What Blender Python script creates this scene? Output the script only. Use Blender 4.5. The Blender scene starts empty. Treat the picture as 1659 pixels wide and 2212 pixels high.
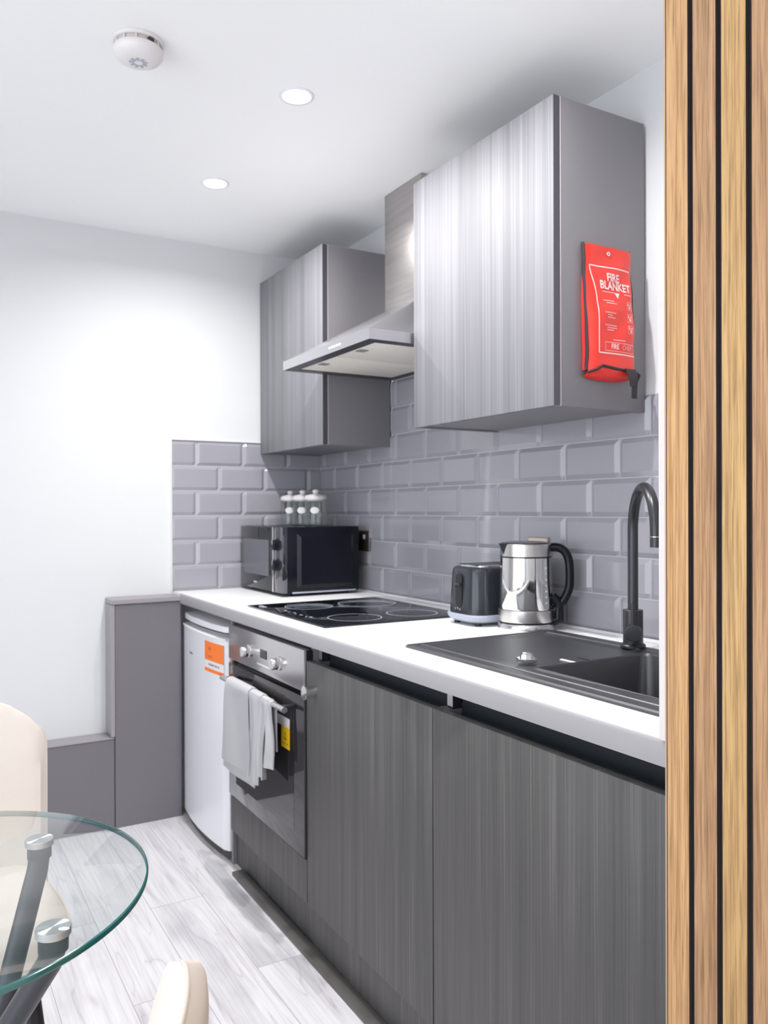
import bpy, bmesh, math, random
from mathutils import Vector, Matrix
random.seed(7)
S = bpy.context.scene
COL = S.collection
PI = math.pi

# ------------------------------------------------------------------ materials
def nmat(name):
    m = bpy.data.materials.new(name); m.use_nodes = True
    nt = m.node_tree; b = nt.nodes['Principled BSDF']
    return m, nt, b
def mat(name, col, rough=0.5, metal=0.0, spec=0.5, coat=0.0, bump=None, alpha=None, aniso=0.0):
    m, nt, b = nmat(name)
    b.inputs['Base Color'].default_value = (*col, 1)
    b.inputs['Roughness'].default_value = rough
    b.inputs['Metallic'].default_value = metal
    b.inputs['Specular IOR Level'].default_value = spec
    b.inputs['Coat Weight'].default_value = coat
    b.inputs['Anisotropic'].default_value = aniso
    # faint procedural variation in every material
    tc = nt.nodes.new('ShaderNodeTexCoord'); n = nt.nodes.new('ShaderNodeTexNoise')
    n.inputs['Scale'].default_value = bump[0] if bump else 40
    n.inputs['Detail'].default_value = 3
    nt.links.new(tc.outputs['Object'], n.inputs['Vector'])
    if bump:
        bp = nt.nodes.new('ShaderNodeBump'); bp.inputs['Strength'].default_value = bump[1]
        bp.inputs['Distance'].default_value = bump[2]
        nt.links.new(n.outputs['Fac'], bp.inputs['Height'])
        nt.links.new(bp.outputs['Normal'], b.inputs['Normal'])
    mr = nt.nodes.new('ShaderNodeMapRange')
    mr.inputs['To Min'].default_value = max(0, rough - .03); mr.inputs['To Max'].default_value = min(1, rough + .03)
    nt.links.new(n.outputs['Fac'], mr.inputs['Value']); nt.links.new(mr.outputs[0], b.inputs['Roughness'])
    return m
def ramp(nt, stops):
    r = nt.nodes.new('ShaderNodeValToRGB'); e = r.color_ramp.elements
    e[0].position, e[0].color = stops[0][0], (*stops[0][1], 1)
    e[1].position, e[1].color = stops[-1][0], (*stops[-1][1], 1)
    for p, c in stops[1:-1]:
        x = e.new(p); x.color = (*c, 1)
    return r
def grain(name, stops, across=(90, 90, 1.2), rough=.4, fine=(400, 400, 4), coat=0.0, mixf=.35, bump=.0, dist=0.0, spec=.5):
    m, nt, b = nmat(name)
    tc = nt.nodes.new('ShaderNodeTexCoord')
    outs = []
    for sc, dt in ((across, 3), (fine, 2)):
        mp = nt.nodes.new('ShaderNodeMapping'); mp.inputs['Scale'].default_value = sc
        nt.links.new(tc.outputs['Object'], mp.inputs['Vector'])
        n = nt.nodes.new('ShaderNodeTexNoise'); n.inputs['Scale'].default_value = 1; n.inputs['Detail'].default_value = dt
        n.inputs['Distortion'].default_value = dist
        nt.links.new(mp.outputs[0], n.inputs['Vector']); outs.append(n.outputs['Fac'])
    mx = nt.nodes.new('ShaderNodeMix'); mx.data_type = 'FLOAT'; mx.inputs[0].default_value = mixf
    nt.links.new(outs[0], mx.inputs[2]); nt.links.new(outs[1], mx.inputs[3])
    r = ramp(nt, stops)
    nt.links.new(mx.outputs[0], r.inputs[0]); nt.links.new(r.outputs[0], b.inputs['Base Color'])
    b.inputs['Roughness'].default_value = rough; b.inputs['Coat Weight'].default_value = coat
    b.inputs['Specular IOR Level'].default_value = spec
    if bump:
        bp = nt.nodes.new('ShaderNodeBump'); bp.inputs['Strength'].default_value = bump; bp.inputs['Distance'].default_value = .001
        nt.links.new(outs[1], bp.inputs['Height']); nt.links.new(bp.outputs[0], b.inputs['Normal'])
    return m
def thin_glass(name, tint, ior=1.5, rough=0.0):
    m, nt, b = nmat(name); nt.nodes.remove(b)
    out = nt.nodes['Material Output']
    t = nt.nodes.new('ShaderNodeBsdfTransparent'); t.inputs[0].default_value = (*tint, 1)
    g = nt.nodes.new('ShaderNodeBsdfGlossy'); g.inputs['Roughness'].default_value = rough
    f = nt.nodes.new('ShaderNodeFresnel'); f.inputs[0].default_value = ior
    mx = nt.nodes.new('ShaderNodeMixShader')
    nt.links.new(f.outputs[0], mx.inputs[0]); nt.links.new(t.outputs[0], mx.inputs[1]); nt.links.new(g.outputs[0], mx.inputs[2])
    nt.links.new(mx.outputs[0], out.inputs[0])
    ge = nt.nodes.new('ShaderNodeNewGeometry'); mr = nt.nodes.new('ShaderNodeMapRange')   # same index entering and leaving the sheet
    mr.inputs['To Min'].default_value = ior; mr.inputs['To Max'].default_value = 1 / ior
    nt.links.new(ge.outputs['Backfacing'], mr.inputs['Value']); nt.links.new(mr.outputs[0], f.inputs[0])
    return m
def emis(name, col, st):
    m, nt, b = nmat(name)
    b.inputs['Base Color'].default_value = (.9, .9, .9, 1)
    b.inputs['Emission Color'].default_value = (*col, 1); b.inputs['Emission Strength'].default_value = st
    return m

M = {}
M['wall'] = mat('white_wall_paint', (.66, .665, .675), .75, bump=(220, .05, .001))
M['ceil'] = mat('white_ceiling_paint', (.90, .90, .90), .8, bump=(200, .05, .001))
M['greypaint'] = mat('grey_satin_paint', (.165, .155, .172), .42, bump=(60, .06, .001))
M['greyedge'] = mat('grey_trim_paint', (.30, .28, .30), .4)
M['tile'] = mat('grey_glazed_tile', (.33, .32, .355), .16, coat=.25, bump=(14, .05, .002))
M['grout'] = mat('light_grout', (.50, .49, .52), .7)
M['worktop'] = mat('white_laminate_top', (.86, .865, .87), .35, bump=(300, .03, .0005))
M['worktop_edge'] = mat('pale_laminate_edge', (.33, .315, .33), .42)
M['carcass'] = mat('grey_carcass_board', (.20, .19, .205), .38, bump=(260, .05, .0004))
M['carcass_edge'] = mat('pale_edging', (.45, .41, .43), .4)
M['door_lit'] = grain('lamp_lit_woodgrain_door', [(.30, (.130, .127, .140)), (.47, (.185, .182, .198)), (.58, (.23, .225, .245)), (.75, (.32, .31, .335))],  # paler copy of the door grain, lamp brightness put into its colour
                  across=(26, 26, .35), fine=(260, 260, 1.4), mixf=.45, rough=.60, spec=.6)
M['door'] = grain('grey_woodgrain_door', [(.32, (.029, .028, .028)), (.46, (.046, .043, .042)), (.56, (.066, .061, .059)), (.70, (.120, .112, .110))],
                  across=(42, 42, .6), fine=(300, 300, 2.2), mixf=.6, rough=.56, coat=0, spec=1.0)
M['plinthboard'] = grain('grey_woodgrain_plinth', [(.3, (.075, .07, .066)), (.7, (.13, .125, .118))], across=(3, .6, 26), fine=(200, 3, 200), rough=.45)
M['gola'] = mat('dark_recess_rail', (.010, .014, .020), .6)
M['black'] = mat('black_gap', (.012, .012, .014), .5)
M['steel'] = mat('brushed_steel', (.62, .60, .58), .28, 1.0, bump=(1.0, .0, .001))
M['steel2'] = mat('polished_steel', (.72, .71, .70), .07, 1.0)
M['steelsoft'] = mat('satin_steel', (.66, .65, .66), .22, 1.0)
M['alu'] = mat('painted_aluminium', (.60, .585, .60), .35, .6)
M['chimney'] = grain('brushed_chimney_steel', [(.3, (.40, .37, .36)), (.7, (.52, .49, .48))], across=(3, 3, 60), fine=(20, 20, 500), rough=.36)
M['chimney'].node_tree.nodes['Principled BSDF'].inputs['Metallic'].default_value = .85
M['blackglass'] = mat('black_glass', (.006, .007, .010), .03, spec=.6)
M['ovenglass'] = mat('oven_glass', (.022, .020, .022), .04, spec=.9)
M['ovenframe'] = mat('oven_dark_trim', (.02, .02, .022), .2)
M['ring'] = mat('pale_hob_print', (.42, .46, .52), .35)
M['white'] = mat('white_enamel', (.80, .80, .83), .22, coat=.2)
M['whiteplastic'] = mat('white_plastic', (.74, .71, .71), .4)
M['greyplastic'] = mat('grey_plastic', (.30, .29, .30), .45)
M['lightgrey'] = mat('pale_blue_grey_plastic', (.36, .39, .47), .35)
M['blackplastic'] = mat('black_gloss_plastic', (.006, .007, .012), .22, spec=.22)
M['charcoal'] = mat('charcoal_gloss_plastic', (.022, .025, .032), .16)
M['blackmatte'] = mat('black_matt', (.010, .010, .012), .4)
M['tap'] = mat('graphite_tap_metal', (.045, .045, .052), .30, .5)
M['sink'] = mat('granite_composite', (.034, .034, .041), .36, spec=.8, bump=(900, .35, .0006))
M['sinkbowl'] = M['sink']
M['red'] = mat('red_vinyl', (.80, .035, .022), .30, bump=(25, .25, .004))
M['print'] = mat('white_print', (.86, .66, .64), .45)
M['print2'] = mat('pale_print', (.85, .42, .40), .45)
M['blacktape'] = mat('black_webbing', (.02, .018, .024), .6, bump=(600, .3, .0005))
M['orange'] = mat('orange_sticker', (.95, .20, .012), .4)
M['orangedark'] = mat('dark_orange_ink', (.70, .11, .01), .4)
M['ink'] = mat('blue_grey_ink', (.22, .22, .30), .5)
M['yellow'] = mat('yellow_sticker', (.90, .56, .01), .45)
M['yellowdark'] = mat('ochre_ink', (.55, .33, .01), .5)
M['label'] = mat('white_label', (.80, .78, .78), .45)
M['cream'] = mat('cream_velvet', (.62, .56, .51), .75, bump=(7, .35, .012))
M['creamseam'] = mat('cream_piping', (.56, .50, .445), .8)
M['towel'] = mat('pale_grey_terry', (.47, .46, .48), .95, bump=(900, .8, .0012))
M['felt'] = mat('dark_felt_backing', (.052, .042, .045), .95, bump=(900, .6, .001))
M['slatcore'] = mat('dark_slat_core', (.05, .04, .042), .8)
M['rawedge'] = mat('raw_wood_edge', (.55, .36, .20), .7)
M['jamb'] = mat('chipped_white_paint', (.66, .62, .61), .55, bump=(30, .4, .003))
M['leg'] = mat('dark_grey_powder_coat', (.042, .045, .055), .35, bump=(500, .1, .0004))
M['glassedge'] = mat('green_glass_edge', (.004, .115, .115), .12, spec=.8, coat=.6)
M['tableglass'] = thin_glass('clear_table_glass', (.955, .975, .97), 1.5)
M['jarglass'] = thin_glass('clear_jar_glass', (.95, .965, .96), 1.45, .02)
M['mwwindow'] = mat('microwave_window_mesh', (.11, .11, .13), .25)
M['lens'] = emis('lit_lamp_lens', (1, .98, .95), 14)
M['filter'] = grain('hood_filter_mesh', [(.35, (.84, .79, .71)), (.65, (.93, .88, .80))], across=(300, 300, 300), fine=(900, 900, 900), rough=.45)
M['filter'].node_tree.nodes['Principled BSDF'].inputs['Metallic'].default_value = .0
M['hoodtop'] = mat('hood_satin_steel', (.58, .575, .60), .25, .9)
M['kick'] = mat('dark_brown_plastic', (.05, .042, .04), .5)
M['edging'] = mat('dark_edge_banding', (.075, .068, .082), .45)
M['hoodrim'] = mat('dark_hood_rim', (.08, .08, .095), .35, .5)
M['bronze'] = mat('brushed_bronze_plate', (.16, .13, .10), .3, .8)
M['wood_handle'] = mat('beige_plate', (.74, .60, .46), .45)

def slatmat(name, c1, c2, c3, seed):
    m, nt, b = nmat(name)
    tc = nt.nodes.new('ShaderNodeTexCoord')
    mp = nt.nodes.new('ShaderNodeMapping'); mp.inputs['Scale'].default_value = (60, 60, 2.0); mp.inputs['Location'].default_value = (seed, seed * 2, seed * 3)
    nt.links.new(tc.outputs['Object'], mp.inputs[0])
    w = nt.nodes.new('ShaderNodeTexNoise'); w.inputs['Scale'].default_value = 1; w.inputs['Detail'].default_value = 4; w.inputs['Distortion'].default_value = 1.2
    nt.links.new(mp.outputs[0], w.inputs['Vector'])
    mp2 = nt.nodes.new('ShaderNodeMapping'); mp2.inputs['Scale'].default_value = (520, 520, 16); mp2.inputs['Location'].default_value = (seed, 0, 0)
    nt.links.new(tc.outputs['Object'], mp2.inputs[0])
    f = nt.nodes.new('ShaderNodeTexNoise'); f.inputs['Scale'].default_value = 1; f.inputs['Detail'].default_value = 3
    nt.links.new(mp2.outputs[0], f.inputs['Vector'])
    mp3 = nt.nodes.new('ShaderNodeMapping'); mp3.inputs['Scale'].default_value = (210, 210, 5); mp3.inputs['Location'].default_value = (0, seed, 0)
    nt.links.new(tc.outputs['Object'], mp3.inputs[0])
    g = nt.nodes.new('ShaderNodeTexNoise'); g.inputs['Scale'].default_value = 1; g.inputs['Detail'].default_value = 2; g.inputs['Distortion'].default_value = .6
    nt.links.new(mp3.outputs[0], g.inputs['Vector'])
    r = ramp(nt, [(.32, c2), (.5, c1), (.68, c3)])
    nt.links.new(w.outputs['Fac'], r.inputs[0])
    rf = ramp(nt, [(.38, (.55, .48, .42)), (.52, (1, 1, 1))])
    nt.links.new(g.outputs['Fac'], rf.inputs[0])
    rf2 = ramp(nt, [(.36, (.58, .52, .46)), (.50, (1, 1, 1))])
    nt.links.new(f.outputs['Fac'], rf2.inputs[0])
    mx = nt.nodes.new('ShaderNodeMix'); mx.data_type = 'RGBA'; mx.blend_type = 'MULTIPLY'; mx.inputs[0].default_value = .6
    nt.links.new(r.outputs[0], mx.inputs[6]); nt.links.new(rf.outputs[0], mx.inputs[7])
    mx2 = nt.nodes.new('ShaderNodeMix'); mx2.data_type = 'RGBA'; mx2.blend_type = 'MULTIPLY'; mx2.inputs[0].default_value = .55
    nt.links.new(mx.outputs[2], mx2.inputs[6]); nt.links.new(rf2.outputs[0], mx2.inputs[7])
    nt.links.new(mx2.outputs[2], b.inputs['Base Color']); b.inputs['Roughness'].default_value = .5
    return m
SL = [slatmat('oak_slat_veneer', (.58, .34, .155), (.50, .285, .125), (.64, .385, .18), 1.3),
      slatmat('walnut_slat_veneer', (.45, .26, .13), (.36, .205, .10), (.52, .31, .165), 4.1),
      slatmat('honey_oak_slat_veneer', (.54, .335, .138), (.46, .28, .115), (.60, .38, .16), 7.7)]

def floormat():
    m, nt, b = nmat('washed_oak_laminate')
    L = nt.links.new
    tc = nt.nodes.new('ShaderNodeTexCoord')
    mp = nt.nodes.new('ShaderNodeMapping'); mp.inputs['Rotation'].default_value = (0, 0, PI / 2)
    L(tc.outputs['Object'], mp.inputs[0])
    br = nt.nodes.new('ShaderNodeTexBrick')
    br.inputs['Scale'].default_value = 1; br.inputs['Brick Width'].default_value = 1.25; br.inputs['Row Height'].default_value = .16
    br.inputs['Mortar Size'].default_value = .0011; br.inputs['Mortar Smooth'].default_value = .4; br.offset = .37
    br.inputs['Color1'].default_value = (0, 0, 0, 1); br.inputs['Color2'].default_value = (1, 1, 1, 1); br.inputs['Mortar'].default_value = (.5, .5, .5, 1)
    L(mp.outputs[0], br.inputs[0])
    # per-board random offset to the figure
    add = nt.nodes.new('ShaderNodeVectorMath'); add.operation = 'MULTIPLY_ADD'
    add.inputs[1].default_value = (3.7, 9.1, 5.3)
    L(br.outputs['Color'], add.inputs[0]); L(tc.outputs['Object'], add.inputs[2])
    mpa = nt.nodes.new('ShaderNodeMapping'); mpa.inputs['Scale'].default_value = (10, .85, 1); L(add.outputs[0], mpa.inputs[0])
    n1 = nt.nodes.new('ShaderNodeTexNoise'); n1.inputs['Scale'].default_value = 1.0; n1.inputs['Detail'].default_value = 2; n1.inputs['Distortion'].default_value = .9
    L(mpa.outputs[0], n1.inputs[0])
    # contour lines of the noise = cathedral figure
    mul = nt.nodes.new('ShaderNodeMath'); mul.operation = 'MULTIPLY'; mul.inputs[1].default_value = 12; L(n1.outputs['Fac'], mul.inputs[0])
    fr = nt.nodes.new('ShaderNodeMath'); fr.operation = 'PINGPONG'; fr.inputs[1].default_value = 1.0; L(mul.outputs[0], fr.inputs[0])
    rl = ramp(nt, [(0, (.76, .735, .76)), (.05, (.88, .86, .88)), (.14, (.96, .955, .96)), (.45, (1, 1, 1))]); L(fr.outputs[0], rl.inputs[0])
    mpb = nt.nodes.new('ShaderNodeMapping'); mpb.inputs['Scale'].default_value = (120, 3, 1); L(add.outputs[0], mpb.inputs[0])
    n2 = nt.nodes.new('ShaderNodeTexNoise'); n2.inputs['Scale'].default_value = 1; n2.inputs['Detail'].default_value = 3; L(mpb.outputs[0], n2.inputs[0])
    r2 = ramp(nt, [(.3, (.63, .615, .635)), (.5, (.73, .715, .735)), (.72, (.78, .77, .785))]); L(n2.outputs['Fac'], r2.inputs[0])
    mpc = nt.nodes.new('ShaderNodeMapping'); mpc.inputs['Scale'].default_value = (5, 1.5, 1); L(add.outputs[0], mpc.inputs[0])
    n3 = nt.nodes.new('ShaderNodeTexNoise'); n3.inputs['Scale'].default_value = 1.3; n3.inputs['Detail'].default_value = 5; L(mpc.outputs[0], n3.inputs[0])
    r3 = ramp(nt, [(.34, (.74, .73, .755)), (.48, (1, 1, 1))]); L(n3.outputs['Fac'], r3.inputs[0])
    a = nt.nodes.new('ShaderNodeMix'); a.data_type = 'RGBA'; a.blend_type = 'MULTIPLY'; a.inputs[0].default_value = .85
    L(r2.outputs[0], a.inputs[6]); L(rl.outputs[0], a.inputs[7])
    c = nt.nodes.new('ShaderNodeMix'); c.data_type = 'RGBA'; c.blend_type = 'MULTIPLY'; c.inputs[0].default_value = .8
    L(a.outputs[2], c.inputs[6]); L(r3.outputs[0], c.inputs[7])
    d = nt.nodes.new('ShaderNodeMix'); d.data_type = 'RGBA'; d.inputs[7].default_value = (.36, .34, .36, 1)
    L(br.outputs['Fac'], d.inputs[0]); L(c.outputs[2], d.inputs[6])
    L(d.outputs[2], b.inputs['Base Color']); b.inputs['Roughness'].default_value = .38
    return m
M['floor'] = floormat()

# ------------------------------------------------------------------ helpers
def wloc(p):
    v = Vector((0, 0, 0))
    while p is not None:
        v = v + p.location; p = p.parent
    return v
def link(name, me, m, parent=None, local=False):
    o = bpy.data.objects.new(name, me); COL.objects.link(o)
    for x in (m if isinstance(m, (list, tuple)) else [m]): me.materials.append(x)
    if parent is not None:
        o.parent = parent
        if not local: me.transform(Matrix.Translation(-wloc(parent)))
    return o
def obj(name, bm, m, parent=None, local=False, smooth=True):
    bmesh.ops.recalc_face_normals(bm, faces=bm.faces[:])
    me = bpy.data.meshes.new(name); bm.to_mesh(me); bm.free()
    o = link(name, me, m, parent, local)
    if smooth:
        for f in me.polygons: f.use_smooth = True
        me.set_sharp_from_angle(angle=math.radians(38))
    return o
def thing(name, label, cat, loc=(0, 0, 0), group=None):
    o = bpy.data.objects.new(name, None); COL.objects.link(o); o.location = loc
    o.empty_display_size = .05
    o['label'] = label; o['category'] = cat
    if group: o['group'] = group
    return o
def tag(o, label, cat, group=None):
    o['label'] = label; o['category'] = cat
    if group: o['group'] = group
    return o
def recenter(o, loc):
    loc = Vector(loc); o.data.transform(Matrix.Translation(-loc)); o.location = loc; return o
def struct(name, bm, m, smooth=False):
    o = obj(name, bm, m, None, smooth=smooth); o['kind'] = 'structure'; return o
def B(*boxes, bev=0.0, seg=2):
    bm = bmesh.new()
    for b in boxes: box(bm, *b, bev=bev, seg=seg)
    return bm
def box(bm, x0, x1, y0, y1, z0, z1, bev=0.0, seg=2, mi=0):
    x0, x1 = sorted((x0, x1)); y0, y1 = sorted((y0, y1)); z0, z1 = sorted((z0, z1))
    t = bmesh.new()
    bmesh.ops.create_cube(t, size=1)
    for v in t.verts:
        v.co = Vector(((x0 + x1) / 2 + v.co.x * (x1 - x0), (y0 + y1) / 2 + v.co.y * (y1 - y0), (z0 + z1) / 2 + v.co.z * (z1 - z0)))
    if bev > 0:
        bmesh.ops.bevel(t, geom=t.edges[:], offset=min(bev, .49 * min(x1 - x0, y1 - y0, z1 - z0)), segments=seg, profile=.5, affect='EDGES')
    merge(bm, t, mi)
def merge(bm, t, mi=0, mtx=None):
    vm = {}
    for v in t.verts: vm[v.index if False else v] = bm.verts.new(mtx @ v.co if mtx else v.co)
    for f in t.faces:
        try:
            nf = bm.faces.new([vm[v] for v in f.verts]); nf.material_index = mi or f.material_index
        except ValueError: pass
    t.free()
def frame(d, up=Vector((0, 0, 1))):
    d = d.normalized()
    a = up.cross(d)
    if a.length < 1e-4: a = Vector((1, 0, 0)).cross(d)
    a.normalize(); return a, d.cross(a).normalized()
def tube(bm, pts, r, n=16, cap=True, mi=0):
    pts = [Vector(p) for p in pts]; rs = r if isinstance(r, (list, tuple)) else [r] * len(pts)
    rings = []; pa = None
    for i, p in enumerate(pts):
        d = (pts[min(i + 1, len(pts) - 1)] - pts[max(i - 1, 0)]).normalized()
        if pa is None: a, b_ = frame(d)
        else:
            a = (pa - d * pa.dot(d)).normalized(); b_ = d.cross(a)
        pa = a
        rings.append([bm.verts.new(p + (a * math.cos(2 * PI * k / n) + b_ * math.sin(2 * PI * k / n)) * rs[i]) for k in range(n)])
    for i in range(len(rings) - 1):
        for k in range(n):
            f = bm.faces.new((rings[i][k], rings[i][(k + 1) % n], rings[i + 1][(k + 1) % n], rings[i + 1][k])); f.material_index = mi
    if cap:
        for q in (rings[0][::-1], rings[-1]):
            f = bm.faces.new(q); f.material_index = mi
def lathe(bm, prof, c=(0, 0, 0), axis=Vector((0, 0, 1)), n=40, mi=0, closed=True):
    c = Vector(c); axis = axis.normalized(); a, b_ = frame(axis, Vector((0, 1, 0)) if abs(axis.z) > .9 else Vector((0, 0, 1)))
    rings = []
    for r, h in prof:
        if r < 1e-6: rings.append([bm.verts.new(c + axis * h)])
        else: rings.append([bm.verts.new(c + axis * h + (a * math.cos(2 * PI * k / n) + b_ * math.sin(2 * PI * k / n)) * r) for k in range(n)])
    for i in range(len(rings) - 1):
        A_, B_ = rings[i], rings[i + 1]
        for k in range(n):
            k2 = (k + 1) % n
            if len(A_) == 1 and len(B_) == 1: continue
            if len(A_) == 1: f = bm.faces.new((A_[0], B_[k2], B_[k]))
            elif len(B_) == 1: f = bm.faces.new((A_[k], A_[k2], B_[0]))
            else: f = bm.faces.new((A_[k], A_[k2], B_[k2], B_[k]))
            f.material_index = mi
    if closed:
        for q in (rings[0][::-1], rings[-1]):
            if len(q) > 1:
                f = bm.faces.new(q); f.material_index = mi
def prism(bm, poly, p0, p1, mi=0, axis='y'):
    # poly: list of 2D points, extruded along axis from p0 to p1
    def mk(a, b_, t):
        return {'y': (a, t, b_), 'x': (t, a, b_), 'z': (a, b_, t)}[axis]
    v0 = [bm.verts.new(mk(a, b_, p0)) for a, b_ in poly]; v1 = [bm.verts.new(mk(a, b_, p1)) for a, b_ in poly]
    n = len(poly)
    fs = [bm.faces.new(v0), bm.faces.new(v1[::-1])]
    for i in range(n): fs.append(bm.faces.new((v0[i], v0[(i + 1) % n], v1[(i + 1) % n], v1[i])))
    for f in fs: f.material_index = mi
def text(name, s, size, m, parent, loc, right, up, bold=0.0, xs=1.0, depth=.0004, align='CENTER', local=False):
    cu = bpy.data.curves.new(name, 'FONT'); cu.body = s; cu.size = size; cu.align_x = align; cu.align_y = 'CENTER'
    cu.extrude = depth; cu.offset = bold; cu.resolution_u = 3
    t = bpy.data.objects.new('tmp', cu); COL.objects.link(t)
    dg = bpy.context.evaluated_depsgraph_get(); dg.update()
    me = bpy.data.meshes.new_from_object(t.evaluated_get(dg)); bpy.data.objects.remove(t)
    me.name = name; me.materials.clear()
    right = Vector(right).normalized(); up = Vector(up).normalized(); nrm = right.cross(up)
    mt = Matrix((right * xs, up, nrm)).transposed().to_4x4(); mt.translation = Vector(loc)
    me.transform(mt)
    return link(name, me, m, parent, local)

# ------------------------------------------------------------------ key dimensions
ZC = .875      # worktop height
ZT = .837      # underside of worktop
W = .667       # worktop depth
YE = -2.478    # partition end
H = 2.293      # ceiling
XD = -.650     # door faces
XL, YR = -3.4, -5.2

# ------------------------------------------------------------------ setting
struct('floor', B((XL - .1, .1, YR - .1, .1, -.05, 0)), M['floor'])
struct('ceiling', B((XL - .1, .1, YR - .1, .1, H, H + .05)), M['ceil'])
struct('wall_back', B((0, .1, YE, .1, 0, H)), M['wall'])
struct('wall_end', B((XL, 0, 0, .1, 0, H)), M['wall'])
struct('wall_left', B((XL - .1, XL, -1.2, .1, 0, H), (XL - .1, XL, YR, -4.8, 0, H), (XL - .1, XL, -4.8, -1.2, 0, .25), (XL - .1, XL, -4.8, -1.2, 2.15, H)), M['wall'])
struct('added_window_1', B((XL - .07, XL - .03, -4.8, -1.2, .25, .30), (XL - .07, XL - .03, -4.8, -1.2, 2.10, 2.15),  # unseen window and wall opening, added to bring in ambient daylight
                     (XL - .07, XL - .03, -4.8, -4.75, .3, 2.1), (XL - .07, XL - .03, -1.25, -1.2, .3, 2.1), (XL - .07, XL - .03, -3.03, -2.97, .3, 2.1)), M['white'])
struct('wall_right', B((-.672, .1, YR, YE, 0, H)), M['wall'])
struct('wall_rear', B((XL, -.672, YR - .1, YR, 0, H)), M['wall'])

# grey painted boxing in front of the end wall
bm = bmesh.new()
box(bm, -.914, -.660, -.098, -.001, .001, .845, bev=.002)
tr = struct('trim_1', bm, M['greypaint'])
bm = bmesh.new()
box(bm, -.930, -.664, -.106, -.001, .846, .866, bev=.003)
box(bm, -.930, -.9145, -.102, -.001, .346, .845, bev=.003)
struct('trim_2', bm, M['greyedge'])
bm = bmesh.new()
box(bm, XL + .001, -.9155, -.092, -.001, .001, .3375, bev=.002)
struct('trim_3', bm, M['greypaint'])
bm = bmesh.new()
box(bm, XL + .001, -.9155, -.096, -.001, .3380, .3440, bev=.002)
struct('trim_4', bm, M['greyedge'])

# jamb filler standing on the worktop end
bm = bmesh.new()
n = 40
box(bm, -.672, -.654, YE + .001, YE + .015, ZC + .0005, 1.502, bev=.0015)
o = struct('trim_5', bm, M['jamb'])
bm = bmesh.new(); box(bm, -.6765, -.6725, YE - .0025, YE, .001, H - .001)
o = struct('trim_6', bm, M['rawedge'])

# ------------------------------------------------------------------ tiles
P, T = .1015, .2015
def tile(bm, to3, u0, u1, v0, v1, uL, uR, vB, vT, e=.013, h=.006):
    # bevelled metro tile: u0..u1, v0..v1 full size; clipped to uL..uR
    g = .0012
    a0, a1, b0, b1 = u0 + g, u1 - g, v0 + g, v1 - g
    c0, c1 = (a0 + e, a1 - e)
    cu0, cu1 = max(a0, uL), min(a1, uR)
    if cu1 - cu0 < .004: return
    def hh(u):
        return h * min(1, max(0, min((u - a0) / e, (a1 - u) / e))) if True else 0
    us = sorted({cu0, cu1} | {u for u in (c0, c1) if cu0 < u < cu1})
    vs = [b0, b0 + e, b1 - e, b1]
    base = .0015
    grid = []
    for u in us:
        row = []
        for v in vs:
            k = min(1, max(0, min((u - a0) / e, (a1 - u) / e, (v - b0) / e, (b1 - v) / e)))
            row.append(bm.verts.new(to3(u, v, base + h * k)))
        grid.append(row)
    for i in range(len(us) - 1):
        for j in range(3):
            f = bm.faces.new((grid[i][j], grid[i + 1][j], grid[i + 1][j + 1], grid[i][j + 1])); f.material_index = 0
    # skirt to the bed
    bd = [grid[i][0] for i in range(len(us))] + [grid[-1][j] for j in (1, 2, 3)] + [grid[i][3] for i in range(len(us) - 2, -1, -1)] + [grid[0][j] for j in (2, 1)]
    lo = [bm.verts.new(to3(0, 0, 0) * 0 + v.co - (to3(0, 0, 1) - to3(0, 0, 0)) * .0012) for v in bd]
    # (rim sits on the grout bed)
    for i in range(len(bd)):
        j = (i + 1) % len(bd); bm.faces.new((bd[i], bd[j], lo[j], lo[i]))
def splash(to3, uL0, uR0, offA, offB, label, ext=None):
    bm = bmesh.new()
    for row in range(-2 if ext else 0, 6):                      # row 0 at top
        v1 = ZC + P * (6 - row); v0 = v1 - P
        uL, uR = ext if row < 0 else (uL0, uR0)
        off = offA if row % 2 == 0 else offB
        k = math.floor((uL - off) / T)
        u = off + k * T
        while u < uR:
            tile(bm, to3, u, u + T, v0, v1, uL, uR, 0, 0); u += T
    bmesh.ops.recalc_face_normals(bm, faces=bm.faces[:])
    # bed
    for uL, uR, zA, zB in [(uL0, uR0, ZC + .001, ZC + 6 * P + .001)] + ([(*ext, ZC + 6 * P + .001, ZC + 8 * P)] if ext else []):
     q = [to3(uL, zA, .0012), to3(uR, zA, .0012), to3(uR, zB, .0012), to3(uL, zB, .0012)]
     r = [to3(uL, zA, .0), to3(uR, zA, .0), to3(uR, zB, .0), to3(uL, zB, .0)]
     a = [bm.verts.new(v) for v in q]; b_ = [bm.verts.new(v) for v in r]
     fs = [bm.faces.new(a), bm.faces.new(b_[::-1])] + [bm.faces.new((a[i], a[(i + 1) % 4], b_[(i + 1) % 4], b_[i])) for i in range(4)]
     for f in fs: f.material_index = 1
    me = bpy.data.meshes.new('tiled_splashback'); bm.to_mesh(me); bm.free()
    o = link('tiled_splashback', me, [M['tile'], M['grout']])
    tag(o, label, 'splashback', 'grey tiled splashbacks')
    return o
tb = lambda u, v, d: Vector((-d - .0005, -u, v))     # back wall: u = -y
te = lambda u, v, d: Vector((u, -d - .0005, v))      # end wall: u = x
s1 = splash(tb, .0085, -YE - .026, .2457 - T, .2457 - T / 2, 'grey brick-shaped wall tiles behind the hob, toaster and sink', (.616, 1.243))
recenter(s1, (0, -1.23, ZC))
s2 = splash(te, -.6697, -.0085, -.570, -.474, 'grey brick-shaped wall tiles on the end wall beside the microwave')
recenter(s2, (-.33, 0, ZC))
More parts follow.
